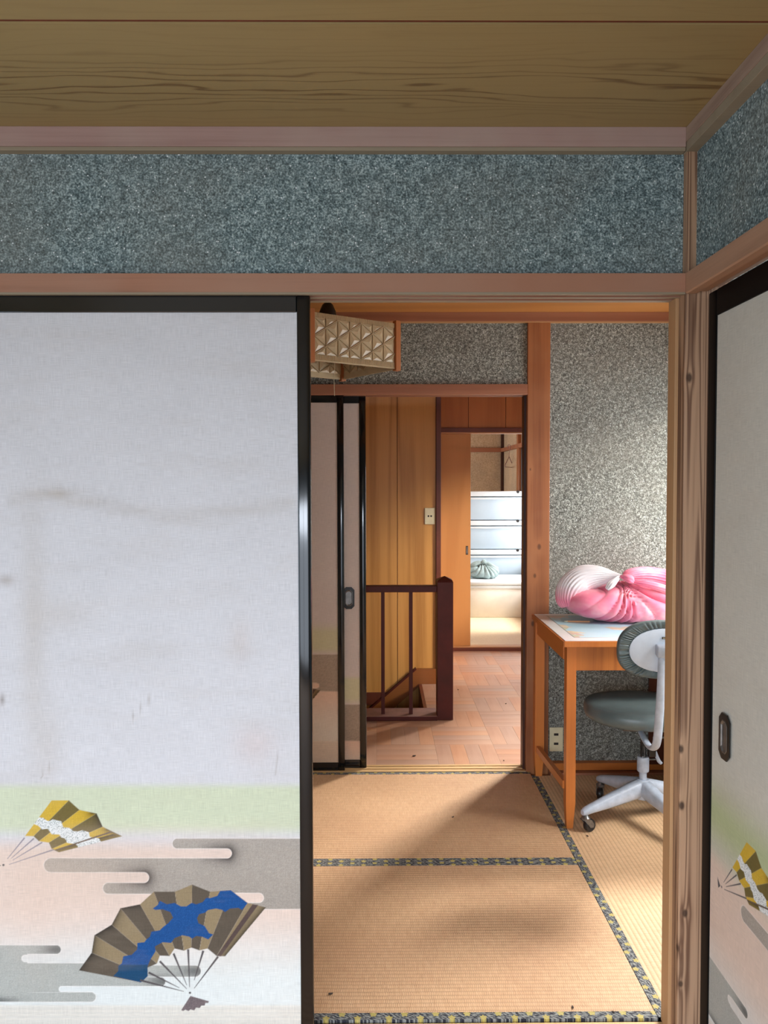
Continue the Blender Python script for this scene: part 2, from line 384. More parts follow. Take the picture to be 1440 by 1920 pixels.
def dyed_cloth():
    N = NT('pink_dyed_cloth')
    tc = N.n('ShaderNodeTexCoord'); sx = N.n('ShaderNodeSeparateXYZ'); N.set(sx.inputs[0], tc.outputs['Object'])
    wob = N.noise(N.coords(), 7.0, 3.0)
    # dye strength: undyed towards the upper left corner of the cloth
    a = N.math('ADD', N.math('MULTIPLY', sx.outputs[0], 2.6), N.math('MULTIPLY', sx.outputs[2], -6.4))
    f = N.math('ADD', N.math('ADD', a, N.math('MULTIPLY', wob, 0.5)), 1.42, clamp=True)
    pk = N.ramp(N.noise(N.coords((1, 1, 1.6)), 9.0, 3.0), [(0.3, lin((214, 92, 128))), (0.55, lin((232, 128, 150))), (0.75, lin((242, 176, 184)))])
    N.bump(N.noise(N.coords(), 60, 3.0), 0.25, 0.002)
    return N.out(pk, 0.62, 0.3, Sheen_Weight=0.3)


M['pink'] = dyed_cloth()


def dip_dyed():
    N = NT('white_to_pink_cloth')
    tc = N.n('ShaderNodeTexCoord'); sx = N.n('ShaderNodeSeparateXYZ'); N.set(sx.inputs[0], tc.outputs['Object'])
    wob = N.noise(N.coords(), 9.0, 3.0)
    f = N.math('ADD', N.math('MULTIPLY', N.math('SUBTRACT', 0.128, sx.outputs[2]), 14.0), N.math('MULTIPLY', wob, 0.9), clamp=True)
    pk = N.ramp(N.noise(N.coords(), 9.0, 3.0), [(0.3, lin((206, 88, 124))), (0.7, lin((236, 150, 168)))])
    N.bump(N.noise(N.coords(), 60, 3.0), 0.25, 0.002)
    return N.out(N.mix(f, lin((226, 220, 222)), pk), 0.62, 0.3, Sheen_Weight=0.3)


M['white_pink'] = dip_dyed()

# ------------------------------------------------------------------ mesh helpers
def link(o, parent=None):
    C.objects.link(o)
    if parent is not None:
        o.parent = parent
    return o


def obj(name, bm, mat, parent=None, loc=(0, 0, 0), smooth=None):
    me = bpy.data.meshes.new(name)
    bmesh.ops.recalc_face_normals(bm, faces=bm.faces)
    bm.to_mesh(me); bm.free()
    me.materials.append(M[mat] if isinstance(mat, str) else mat)
    if smooth is not None:
        me.shade_smooth(); me.set_sharp_from_angle(angle=radians(smooth))
    o = bpy.data.objects.new(name, me); o.location = loc
    return link(o, parent)


def thing(name, label, cat, loc=(0, 0, 0), rotz=0.0, group=None):
    o = bpy.data.objects.new(name, None); o.empty_display_size = 0.05
    o.location = loc; o.rotation_euler = (0, 0, rotz)
    return tag(link(o), label, cat, group)


def tag(o, label, cat, group=None):
    o['label'] = label; o['category'] = cat
    if group:
        o['group'] = group
    return o


def struct(name, bm, mat, parent=None, smooth=None):
    o = obj(name, bm, mat, parent, smooth=smooth)
    if parent is None:
        o['kind'] = 'structure'
    return o


def box(x0, x1, y0, y1, z0, z1, bev=0.0, bm=None):
    b = bmesh.new()
    vs = [b.verts.new(p) for p in ((x0, y0, z0), (x1, y0, z0), (x1, y1, z0), (x0, y1, z0), (x0, y0, z1), (x1, y0, z1), (x1, y1, z1), (x0, y1, z1))]
    for f in ((0, 3, 2, 1), (4, 5, 6, 7), (0, 1, 5, 4), (1, 2, 6, 5), (2, 3, 7, 6), (3, 0, 4, 7)):
        b.faces.new([vs[i] for i in f])
    if bev:
        bmesh.ops.bevel(b, geom=b.edges[:], offset=bev, segments=2, profile=0.5, affect='EDGES')
    return merge(bm, b)


def merge(bm, b):
    if bm is None:
        return b
    me = bpy.data.meshes.new('tmp'); b.to_mesh(me); b.free(); bm.from_mesh(me); bpy.data.meshes.remove(me)
    return bm


def prism(poly, axis, a, b_, bm=None, bev=0.0):
    """polygon in the two other axes (in xyz order), extruded along axis from a to b"""
    b = bmesh.new(); i = 'XYZ'.index(axis)
    def P(p, t):
        q = list(p); q.insert(i, t); return q
    v0 = [b.verts.new(P(p, a)) for p in poly]; v1 = [b.verts.new(P(p, b_)) for p in poly]
    b.faces.new(v0); b.faces.new(v1[::-1]); n = len(poly)
    for k in range(n):
        b.faces.new((v0[k], v0[(k + 1) % n], v1[(k + 1) % n], v1[k]))
    if bev:
        bmesh.ops.bevel(b, geom=b.edges[:], offset=bev, segments=2, profile=0.5, affect='EDGES')
    return merge(bm, b)


def lathe(prof, center=(0, 0, 0), seg=24, axis='Z', bm=None):
    b = bmesh.new(); rings = []
    for r, h in prof:
        ring = []
        for k in range(seg):
            a = 2 * pi * k / seg
            p = (r * cos(a), r * sin(a), h)
            if axis == 'X': p = (h, p[0], p[1])
            if axis == 'Y': p = (p[0], h, p[1])
            ring.append(b.verts.new((p[0] + center[0], p[1] + center[1], p[2] + center[2])))
        rings.append(ring)
    for r0, r1 in zip(rings, rings[1:]):
        for k in range(seg):
            b.faces.new((r0[k], r0[(k + 1) % seg], r1[(k + 1) % seg], r1[k]))
    b.faces.new(rings[0][::-1]); b.faces.new(rings[-1])
    return merge(bm, b)


def spline(pts, n):
    """Catmull-Rom through rows of any width"""
    p = np.array(pts, float); q = np.vstack([2 * p[0] - p[1], p, 2 * p[-1] - p[-2]]); out = []
    m = len(p) - 1
    for j in range(n + 1):
        t = j / n * m; i = min(int(t), m - 1); f = t - i
        a, b, c, d = q[i], q[i + 1], q[i + 2], q[i + 3]
        out.append(0.5 * (2 * b + (c - a) * f + (2 * a - 5 * b + 4 * c - d) * f * f + (3 * b - a - 3 * c + d) * f ** 3))
    return np.array(out)


def tube(rows, seg=10, bm=None, flat=1.0, mod=None, ref=(0, 0, 1)):
    """rows of (x, y, z, radius); mod(k, a) scales the radius"""
    b = bmesh.new(); R = np.array(rows, float); n = len(R); rings = []
    prev = None
    for k in range(n):
        t = R[min(k + 1, n - 1), :3] - R[max(k - 1, 0), :3]; t = t / (np.linalg.norm(t) + 1e-9)
        if prev is None:
            u = np.cross(t, ref); u = u if np.linalg.norm(u) > 1e-3 else np.cross(t, (1, 0, 0))
        else:
            u = prev - t * prev.dot(t)
        u = u / np.linalg.norm(u); prev = u; v = np.cross(t, u); ring = []
        for j in range(seg):
            a = 2 * pi * j / seg; r = R[k, 3] * (mod(k / (n - 1), a) if mod else 1.0)
            ring.append(b.verts.new(R[k, :3] + r * (cos(a) * u * flat + sin(a) * v)))
        rings.append(ring)
    for r0, r1 in zip(rings, rings[1:]):
        for k in range(seg):
            b.faces.new((r0[k], r0[(k + 1) % seg], r1[(k + 1) % seg], r1[k]))
    b.faces.new(rings[0][::-1]); b.faces.new(rings[-1])
    return merge(bm, b)


def dup(o, parent, loc=None, rotz=None):
    c = o.copy(); c.parent = parent
    if loc is not None: c.location = loc
    if rotz is not None: c.rotation_euler = (0, 0, rotz)
    C.objects.link(c); return c


# ================================================================== STRUCTURE
# ---- front room -------------------------------------------------------------
YF = 1.905                       # plaster face of the wall ahead
wall_front = struct('wall_front', box(-2.05, 0.735, YF, YF + 0.04, 1.84, 2.20), 'plaster')
obj('plaster_panel', box(-2.05, -1.02, YF, YF + 0.04, 0.0, 1.84), 'plaster', wall_front)
# grooved lintel above the sliding doors
t1 = struct('trim_1', prism([(1.885, 1.803), (1.888, 1.800), (1.897, 1.800), (1.897, 1.824), (1.919, 1.824), (1.919, 1.800), (1.931, 1.800),
                        (1.931, 1.824), (1.953, 1.824), (1.953, 1.800), (1.971, 1.800), (1.971, 1.848), (1.885, 1.848)], 'X', -1.02, 0.72), 'lintel')
for y0_, y1_ in ((1.8845, 1.8968), (1.9192, 1.9308), (1.9532, 1.9712)):
    obj('trim_lip', box(-1.02, 0.7195, y0_, y1_, 1.7992, 1.8045, 0.0006), 'lip', t1)
t2 = struct('trim_2', box(-2.05, 0.716, 1.881, 1.925, 2.138, 2.183, 0.001), 'cornice')
obj('trim_lip', box(-2.05, 0.716, 1.8835, 1.925, 2.129, 2.138, 0.001), 'lip', t2)
corner = struct('trim_3', box(0.72, 0.825, 1.885, 1.99, -0.05, 2.20, 0.0025), 'post')
obj('door_stop', box(0.712, 0.7205, 1.925, 1.972, 0.0, 1.80, 0.001), 'batten', corner)
wall_right = struct('wall_right', box(0.744, 0.79, -1.62, 1.9, 1.84, 2.20), 'plaster')
obj('plaster_panel', box(0.79, 0.83, -1.62, 1.03, 0.0, 1.84), 'plaster', wall_right)
struct('trim_4', prism([(0.72, 1.803), (0.723, 1.800), (0.744, 1.800), (0.744, 1.806), (0.772, 1.806), (0.772, 1.816), (0.80, 1.816), (0.80, 1.848), (0.72, 1.848)], 'Y', -1.62, 1.884), 'lintel_y')
t5 = struct('trim_5', box(0.716, 0.757, -1.62, 1.921, 2.150, 2.183, 0.001), 'cornice_y')
obj('trim_lip', box(0.7175, 0.757, -1.62, 1.921, 2.128, 2.150, 0.001), 'lip', t5)
wl_ = struct('wall_left', box(-2.09, -2.05, -1.66, 1.945, -0.05, 0.12), 'plaster')
obj('plaster_panel', box(-2.09, -2.05, -1.66, 1.945, 1.87, 2.25), 'plaster', wl_)
obj('plaster_panel', box(-2.09, -2.05, -1.66, -1.17, 0.12, 1.87), 'plaster', wl_)
obj('plaster_panel', box(-2.09, -2.05, 0.57, 1.945, 0.12, 1.87), 'plaster', wl_)
w5 = struct('window_5', box(-2.10, -2.04, -1.17, 0.57, 0.12, 0.16), 'batten')
obj('window_frame', box(-2.10, -2.04, -1.17, 0.57, 1.83, 1.87), 'batten', w5)
for y in (-1.17, -0.32, 0.53):
    obj('window_post', box(-2.09, -2.05, y, y + 0.04, 0.16, 1.83), 'batten', w5)
wb = struct('wall_back', box(-2.05, 0.83, -1.66, -1.62, -0.05, 0.12), 'plaster')
obj('plaster_panel', box(-2.05, 0.83, -1.66, -1.62, 1.87, 2.25), 'plaster', wb)
obj('plaster_panel', box(0.45, 0.83, -1.66, -1.62, 0.12, 1.87), 'plaster', wb)
obj('plaster_panel', box(-2.05, -1.95, -1.66, -1.62, 0.12, 1.87), 'plaster', wb)
w1 = struct('window_1', box(-1.95, 0.45, -1.66, -1.60, 0.12, 0.16), 'batten')
obj('window_frame', box(-1.95, 0.45, -1.66, -1.60, 1.83, 1.87), 'batten', w1)
for x in (-1.95, -0.77, 0.41):
    obj('window_post', box(x, x + 0.04, -1.65, -1.61, 0.16, 1.83), 'batten', w1)
struct('floor', box(-2.05, 0.83, -1.62, 1.88, -0.06, 0.0), 'tatami_x')
struct('trim_6', box(-1.02, 0.72, 1.885, 1.971, -0.05, -0.004, 0.002), 'sill')
ceil = struct('ceiling', box(-2.05, 0.76, -1.62, 1.93, 2.1865, 2.23), 'joint')
ys = [1.93, 1.4675, 1.456, 1.012, 1.0, 0.556, 0.544, 0.10, 0.088, -0.36, -0.372, -0.82, -0.832, -1.28, -1.292, -1.62]
for k in range(0, len(ys), 2):
    o = obj('plank', box(-2.05, 0.76, ys[k + 1], ys[k], 2.183, 2.187), 'ceiling', ceil)

# ---- room with the desk -----------------------------------------------------
YB = 3.73
wall_far = struct('wall_far', box(0.796, 1.60, YB, YB + 0.05, 0.0, 2.15), 'plaster_study')
obj('plaster_panel', box(-1.06, 0.70, YB, YB + 0.05, 1.805, 2.15), 'plaster_study', wall_far)
struct('trim_7', prism([(3.705, 1.768), (3.707, 1.765), (3.728, 1.765), (3.728, 1.776), (3.750, 1.776), (3.750, 1.765), (3.763, 1.765), (3.763, 1.776),
                        (3.786, 1.776), (3.786, 1.765), (3.802, 1.765), (3.802, 1.813), (3.705, 1.813)], 'X', -1.06, 0.69), 'cedar_x')
pf = struct('trim_8', box(0.691, 0.796, 3.711, 3.815, -0.05, 2.15, 0.0025), 'cedar')
obj('door_stop', box(0.681, 0.6915, 3.745, 3.80, 0.0, 1.765, 0.001), 'dark_jamb_and_shade', pf)
tr = struct('trim_9', box(-1.06, 1.60, 3.70, 3.755, 2.100, 2.142, 0.001), 'cedar_x')
obj('trim_lip', box(-1.06, 1.60, 3.705, 3.755, 2.096, 2.100), 'cedar_pale', tr)
struct('trim_10', prism([(3.712, -0.05), (3.712, 0.003), (3.728, 0.003), (3.728, 0.0), (3.752, 0.0), (3.752, 0.003), (3.765, 0.003), (3.765, 0.0), (3.788, 0.0),
                         (3.788, 0.003), (3.804, 0.003), (3.804, -0.05)], 'X', -1.06, 0.691), 'sill')
bf = struct('baseboard_far', box(0.797, 1.60, 3.692, 3.735, 0.012, 0.046, 0.002), 'desk')
obj('floor_strip', box(0.797, 1.60, 3.664, 3.731, -0.02, 0.009, 0.001), 'cedar_x', bf)
c2 = struct('ceiling', box(-1.1, 1.64, 1.95, 3.78, 2.155, 2.18), 'joint')
for k in range(5):
    obj('plank', box(-1.1, 1.64, 3.73 - 0.36 * (k + 1) + 0.005, 3.73 - 0.36 * k, 2.142, 2.1555), 'ceiling_hidden', c2)
struct('wall_left', box(-1.10, -1.06, 1.945, 3.81, -0.05, 2.2), 'plaster_study')
wr = struct('wall_right', box(1.60, 1.64, 1.94, 3.81, -0.05, 0.42), 'plaster_study')
obj('plaster_panel', box(1.60, 1.64, 1.94, 3.81, 1.82, 2.2), 'plaster_study', wr)
obj('plaster_panel', box(1.60, 1.64, 1.94, 2.30, 0.42, 1.82), 'plaster_study', wr)
obj('plaster_panel', box(1.60, 1.64, 3.68, 3.81, 0.42, 1.82), 'plaster_study', wr)
w2 = struct('window_2', box(1.59, 1.65, 2.30, 3.68, 0.42, 0.455), 'batten')
obj('window_frame', box(1.59, 1.65, 2.30, 3.68, 1.785, 1.82), 'batten', w2)
for y in (2.30, 2.97, 3.645):
    obj('window_post', box(1.60, 1.64, y, y + 0.035, 0.455, 1.785), 'batten', w2)
wn = struct('wall_near', box(0.825, 1.60, 1.94, 1.98, -0.05, 2.2), 'plaster_study')
obj('plaster_panel', box(-1.06, 0.735, 1.945, 1.969, 1.848, 2.2), 'plaster_study', wn)
struct('floor', box(-1.06, 1.60, 1.975, 3.71, -0.08, -0.052), 'under')

# tatami mats: straw core, woven cover, two brocade edges each
def tatami_mat(x0, x1, y0, y1, axis, label, mat='tatami_x', border=True, z=0.0, group=None):
    cx, cy = (x0 + x1) / 2, (y0 + y1) / 2
    t = thing('tatami_mat', label, 'mat', (cx, cy, z), 0, group)
    hx, hy = (x1 - x0) / 2 - 0.0008, (y1 - y0) / 2 - 0.0008
    obj('woven_cover', box(-hx, hx, -hy, hy, -0.048, 0.0, 0.0015), mat, t)
    if border:
        for s in (-1, 1):
            if axis == 'X':
                obj('cloth_border', box(-hx, hx, -0.0138, 0.0138, -0.04, 0.0004, 0.0006), 'brocade_x', t, (0, s * (hy - 0.0136), 0))
            else:
                obj('cloth_border', box(-0.0145, 0.0145, -hy, hy, -0.04, 0.0004, 0.0006), 'brocade_y', t, (s * (hx - 0.0143), 0, 0))
    return t


tatami_mat(-0.98, 0.708, 1.977, 2.821, 'X', 'brown rush tatami mat nearest the camera, lying across just inside the doorway')
tatami_mat(-0.98, 0.708, 2.821, 3.712, 'X', 'brown rush tatami mat by the hall doorway, half in sunlight and half in shadow')
tatami_mat(0.708, 1.598, 1.982, 3.663, 'Y', 'yellower lengthwise tatami mat under the desk and swivel chair', 'tatami_y')

# ---- hall -------------------------------------------------------------------
hf = struct('floor', box(0.29, 1.90, 3.804, 6.42, -0.06, -0.013), 'under')
obj('floor_slab', box(-1.10, 0.29, 3.804, 4.70, -0.06, -0.013), 'under', hf)
pm = {}
def plank(x0, x1, y0, y1, mat):
    key = (round(x1 - x0, 4), round(y1 - y0, 4), mat)
    if key not in pm:
        hx, hy = (x1 - x0) / 2 - 0.0003, (y1 - y0) / 2 - 0.0003
        o = obj('plank', box(-hx, hx, -hy, hy, -0.013, 0.0, 0.0005), mat, hf); pm[key] = o
    else:
        o = dup(pm[key], hf)
    o.location = ((x0 + x1) / 2, (y0 + y1) / 2, random.uniform(-0.0003, 0.0003))


B = 0.302
for i in range(-2, 6):
    for j in range(9):
        X0, Y0 = 0.29 + i * B, 3.804 + j * B
        for q in range(4):
            if (i + j) % 2:
                x0, x1, y0, y1, mt = X0, X0 + B, Y0 + q * B / 4, Y0 + (q + 1) * B / 4, 'parquet'
            else:
                x0, x1, y0, y1, mt = X0 + q * B / 4, X0 + (q + 1) * B / 4, Y0, Y0 + B, 'parquet_y'
            y1 = min(y1, 6.42); x1 = min(x1, 1.90)
            if y1 - y0 < 0.01 or x1 - x0 < 0.01: continue
            if x0 < 0.285:
                y1 = min(y1, 4.70)
                if y1 - y0 < 0.01: continue
            plank(x0, x1, y0, y1, mt)

wp = struct('wall_hall', box(-1.60, 0.39, 5.395, 5.44, -2.4, 2.25), 'joint')
pxs = [0.388, 0.127, -0.134, -0.395, -0.656, -0.917, -1.178, -1.44, -1.60]
for a, b in zip(pxs, pxs[1:]):
    obj('panel', box(b + 0.002, a - 0.002, 5.383, 5.396, -2.4, 2.25, 0.001), 'panel', wp)
struct('trim_11', box(0.388, 0.42, 5.365, 5.44, -0.05, 2.25, 0.002), 'mahogany_trim')
struct('wall_corner', box(0.39, 0.42, 5.44, 6.42, -0.05, 2.25), 'panel_door')
struct('trim_12', box(-1.6, 0.06, 5.366, 5.384, -0.145, -0.061, 0.002), 'mahogany_trim')
sg = [(0.389, 0.102), (0.253, 0.102), (-1.35, -1.295), (-1.35, -1.42), (0.289, 0.0), (0.389, 0.0)]
stg = struct('trim_13', prism(sg, 'Y', 5.355, 5.382, bev=0.001), 'stringer')
ln = sqrt(1.603 ** 2 + 1.397 ** 2); nx, nz = -1.397 / ln, 1.603 / ln
obj('stringer_cap', prism([(0.256, 0.100), (-1.35, -1.30), (-1.35 + nx * 0.012, -1.30 + nz * 0.012), (0.256 + nx * 0.012, 0.100 + nz * 0.012)], 'Y', 5.352, 5.383), 'mahogany', stg)
st = struct('stairs', box(0.27, 0.292, 4.70, 5.36, -0.22, -0.0005), 'mahogany_trim')
for k in range(1, 8):  # treads and risers coloured near black to give the stairwell's shade
    obj('tread', box(0.27 - 0.225 * k, 0.29 - 0.225 * (k - 1), 4.70, 5.355, -0.2 * k - 0.03, -0.2 * k, 0.003), 'dark_jamb_and_shade', st)
    obj('riser', box(0.27 - 0.225 * k, 0.285 - 0.225 * k, 4.70, 5.355, -0.2 * (k + 1), -0.2 * k - 0.03), 'dark_jamb_and_shade', st)
struct('wall_stairwell', box(-1.60, 0.29, 4.66, 4.70, -2.4, -0.06), 'dark_jamb_and_shade')  # dark colour stands in for shade inside the well
struct('wall_left', box(-1.64, -1.60, 3.78, 5.44, -2.4, 2.25), 'panel')
struct('wall_stairwell', box(0.29, 0.33, 4.66, 5.44, -2.4, -0.06), 'dark_jamb_and_shade')  # dark colour stands in for shade here too
struct('floor', box(-1.64, 0.33, 4.62, 5.44, -2.45, -2.4), 'under')
struct('wall_near', box(-1.62, -1.06, 3.76, 3.81, -0.05, 2.25), 'panel')
struct('ceiling', box(-1.64, 1.95, 3.78, 6.46, 2.21, 2.25), 'ceiling_hidden')
wh = struct('wall_right', box(1.90, 1.94, 3.76, 6.46, -0.05, 0.82), 'panel_door')
obj('plaster_panel', box(1.90, 1.94, 3.76, 6.46, 1.78, 2.25), 'panel_door', wh)
obj('plaster_panel', box(1.90, 1.94, 3.76, 3.96, 0.82, 1.78), 'panel_door', wh)
obj('plaster_panel', box(1.90, 1.94, 6.20, 6.46, 0.82, 1.78), 'panel_door', wh)
struct('wall_light_block', box(1.60, 1.98, 3.77, 3.81, -0.05, 3.0), 'wall_plain')  # added unseen wall, keeps hall daylight from spilling into the study
w3 = struct('window_3', box(1.89, 1.95, 3.96, 6.20, 0.82, 0.85), 'cedar_x')
obj('window_frame', box(1.89, 1.95, 3.96, 6.20, 1.75, 1.78), 'cedar_x', w3)
for y in (3.96, 5.065, 6.17):
    obj('window_post', box(1.90, 1.94, y, y + 0.03, 0.85, 1.75), 'cedar_x', w3)

# wall at the hall's end
we = struct('wall_end', box(0.42, 1.95, 6.436, 6.46, 1.79, 2.25), 'joint')
for a, b in ((0.42, 0.722), (0.722, 1.021), (1.021, 1.32), (1.32, 1.62), (1.62, 1.95)):
    obj('panel', box(a + 0.002, b - 0.002, 6.424, 6.437, 1.79, 2.25, 0.001), 'panel_door', we)
obj('panel', box(1.30, 1.95, 6.424, 6.46, -0.05, 1.79), 'panel_door', we)
hd = struct('trim_14', box(0.42, 1.95, 6.405, 6.50, 1.760, 1.797, 0.002), 'mahogany_trim')
obj('trim_lip', box(0.42, 1.30, 6.405, 6.50, 1.752, 1.760), 'cedar_pale', hd)
sl = struct('trim_15', box(0.42, 1.30, 6.405, 6.50, -0.03, 0.026, 0.002), 'mahogany_trim')
obj('sill_top', box(0.42, 1.30, 6.415, 6.50, 0.026, 0.033), 'cedar_pale', sl)
struct('wall_inner', box(-0.15, 0.40, 6.44, 6.452, -0.05, 2.25), 'panel_door')
struct('wall_inner', box(-1.2, 0.40, 6.49, 6.52, -0.05, 2.25), 'plaster_end')

# ---- room at the end ---------------------------------------------------------
struct('floor', box(-1.2, 1.60, 6.50, 10.2, -0.06, -0.022), 'under')
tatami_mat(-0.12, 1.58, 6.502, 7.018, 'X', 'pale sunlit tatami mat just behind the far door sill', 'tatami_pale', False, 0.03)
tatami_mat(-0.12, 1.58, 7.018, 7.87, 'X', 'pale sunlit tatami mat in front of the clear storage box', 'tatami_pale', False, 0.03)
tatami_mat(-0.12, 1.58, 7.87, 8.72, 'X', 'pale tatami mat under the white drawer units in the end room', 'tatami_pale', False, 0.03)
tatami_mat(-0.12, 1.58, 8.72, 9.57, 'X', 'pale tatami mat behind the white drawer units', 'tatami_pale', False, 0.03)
wbk = struct('wall_back', box(-1.2, 1.60, 10.17, 10.21, -0.05, 2.3), 'plaster_end')
struct('trim_16', box(-1.2, 1.59, 10.13, 10.18, 1.744, 1.797, 0.002), 'cedar_x')
struct('trim_17', box(1.555, 1.60, 10.125, 10.18, 0.0, 2.25, 0.002), 'dark_jamb_and_shade')
wer = struct('wall_right', box(1.59, 1.63, 6.46, 10.21, -0.05, 0.45), 'plaster_end')
obj('plaster_panel', box(1.59, 1.63, 6.46, 10.21, 1.79, 2.3), 'plaster_end', wer)
obj('plaster_panel', box(1.59, 1.63, 6.46, 7.05, 0.45, 1.79), 'plaster_end', wer)
obj('plaster_panel', box(1.59, 1.63, 8.87, 10.21, 0.45, 1.79), 'plaster_end', wer)
struct('trim_18', box(1.555, 1.60, 8.90, 9.00, 0.0, 2.25, 0.002), 'cedar')
struct('trim_19', box(1.55, 1.60, 6.5, 10.13, 1.745, 1.79, 0.002), 'cedar_x')
w4 = struct('window_4', box(1.58, 1.64, 7.05, 8.87, 0.45, 0.485), 'iron')
obj('window_frame', box(1.58, 1.64, 7.05, 8.87, 1.72, 1.745), 'iron', w4)
for y in (7.05, 7.94, 8.84):
    obj('window_post', box(1.58, 1.63, y, y + 0.03, 0.485, 1.72), 'iron', w4)
wel = struct('wall_left', box(-1.24, -1.20, 6.49, 10.21, -0.05, 0.58), 'plaster_end')
obj('plaster_panel', box(-1.24, -1.20, 6.49, 10.21, 2.02, 2.3), 'plaster_end', wel)
obj('plaster_panel', box(-1.24, -1.20, 6.49, 7.88, 0.58, 2.02), 'plaster_end', wel)
obj('plaster_panel', box(-1.24, -1.20, 9.52, 10.21, 0.58, 2.02), 'plaster_end', wel)
w6 = struct('window_added', box(-1.25, -1.19, 7.88, 9.52, 0.58, 0.62), 'cedar_x')  # unseen window added so fill light reaches the end wall
obj('window_frame', box(-1.25, -1.19, 7.88, 9.52, 1.98, 2.02), 'cedar_x', w6)
for y in (7.88, 8.68, 9.48):
    obj('window_post', box(-1.24, -1.20, y, y + 0.04, 0.62, 1.98), 'cedar_x', w6)
struct('ceiling', box(-1.24, 1.64, 6.46, 10.21, 2.26, 2.30), 'ceiling_hidden')

# ================================================================== SLIDING DOORS
HM = ((772.77131325, -15.08664698, 711.77537181), (1.70158266, -787.75695419, 1953.20926462), (0.0035823, -0.01881563, 1.0))


def seg_sd(P, poly):
    """signed distance (negative inside) from points P (n,2) to a polygon"""
    V = np.array(poly, float); W = np.roll(V, -1, 0)
    d = np.full(len(P), 1e9); ins = np.zeros(len(P), bool)
    for a, b in zip(V, W):
        e = b - a; w_ = P - a
        t = np.clip((w_ @ e) / (e @ e + 1e-12), 0, 1)
        d = np.minimum(d, np.hypot(*(w_ - t[:, None] * e).T))
        c = (a[1] > P[:, 1]) != (b[1] > P[:, 1])
        if b[1] != a[1]:
            ins ^= c & (P[:, 0] < (b[0] - a[0]) * (P[:, 1] - a[1]) / (b[1] - a[1]) + a[0])
    return np.where(ins, -d, d)


def cap(P, a, b, r):
    a = np.array(a, float); e = np.array(b, float) - a; w_ = P - a
    t = np.clip((w_ @ e) / (e @ e + 1e-12), 0, 1)
    return np.hypot(*(w_ - t[:, None] * e).T) - r


def rect(P, x0, x1, y0, y1):
    return np.maximum(np.maximum(x0 - P[:, 0], P[:, 0] - x1), np.maximum(y0 - P[:, 1], P[:, 1] - y1))


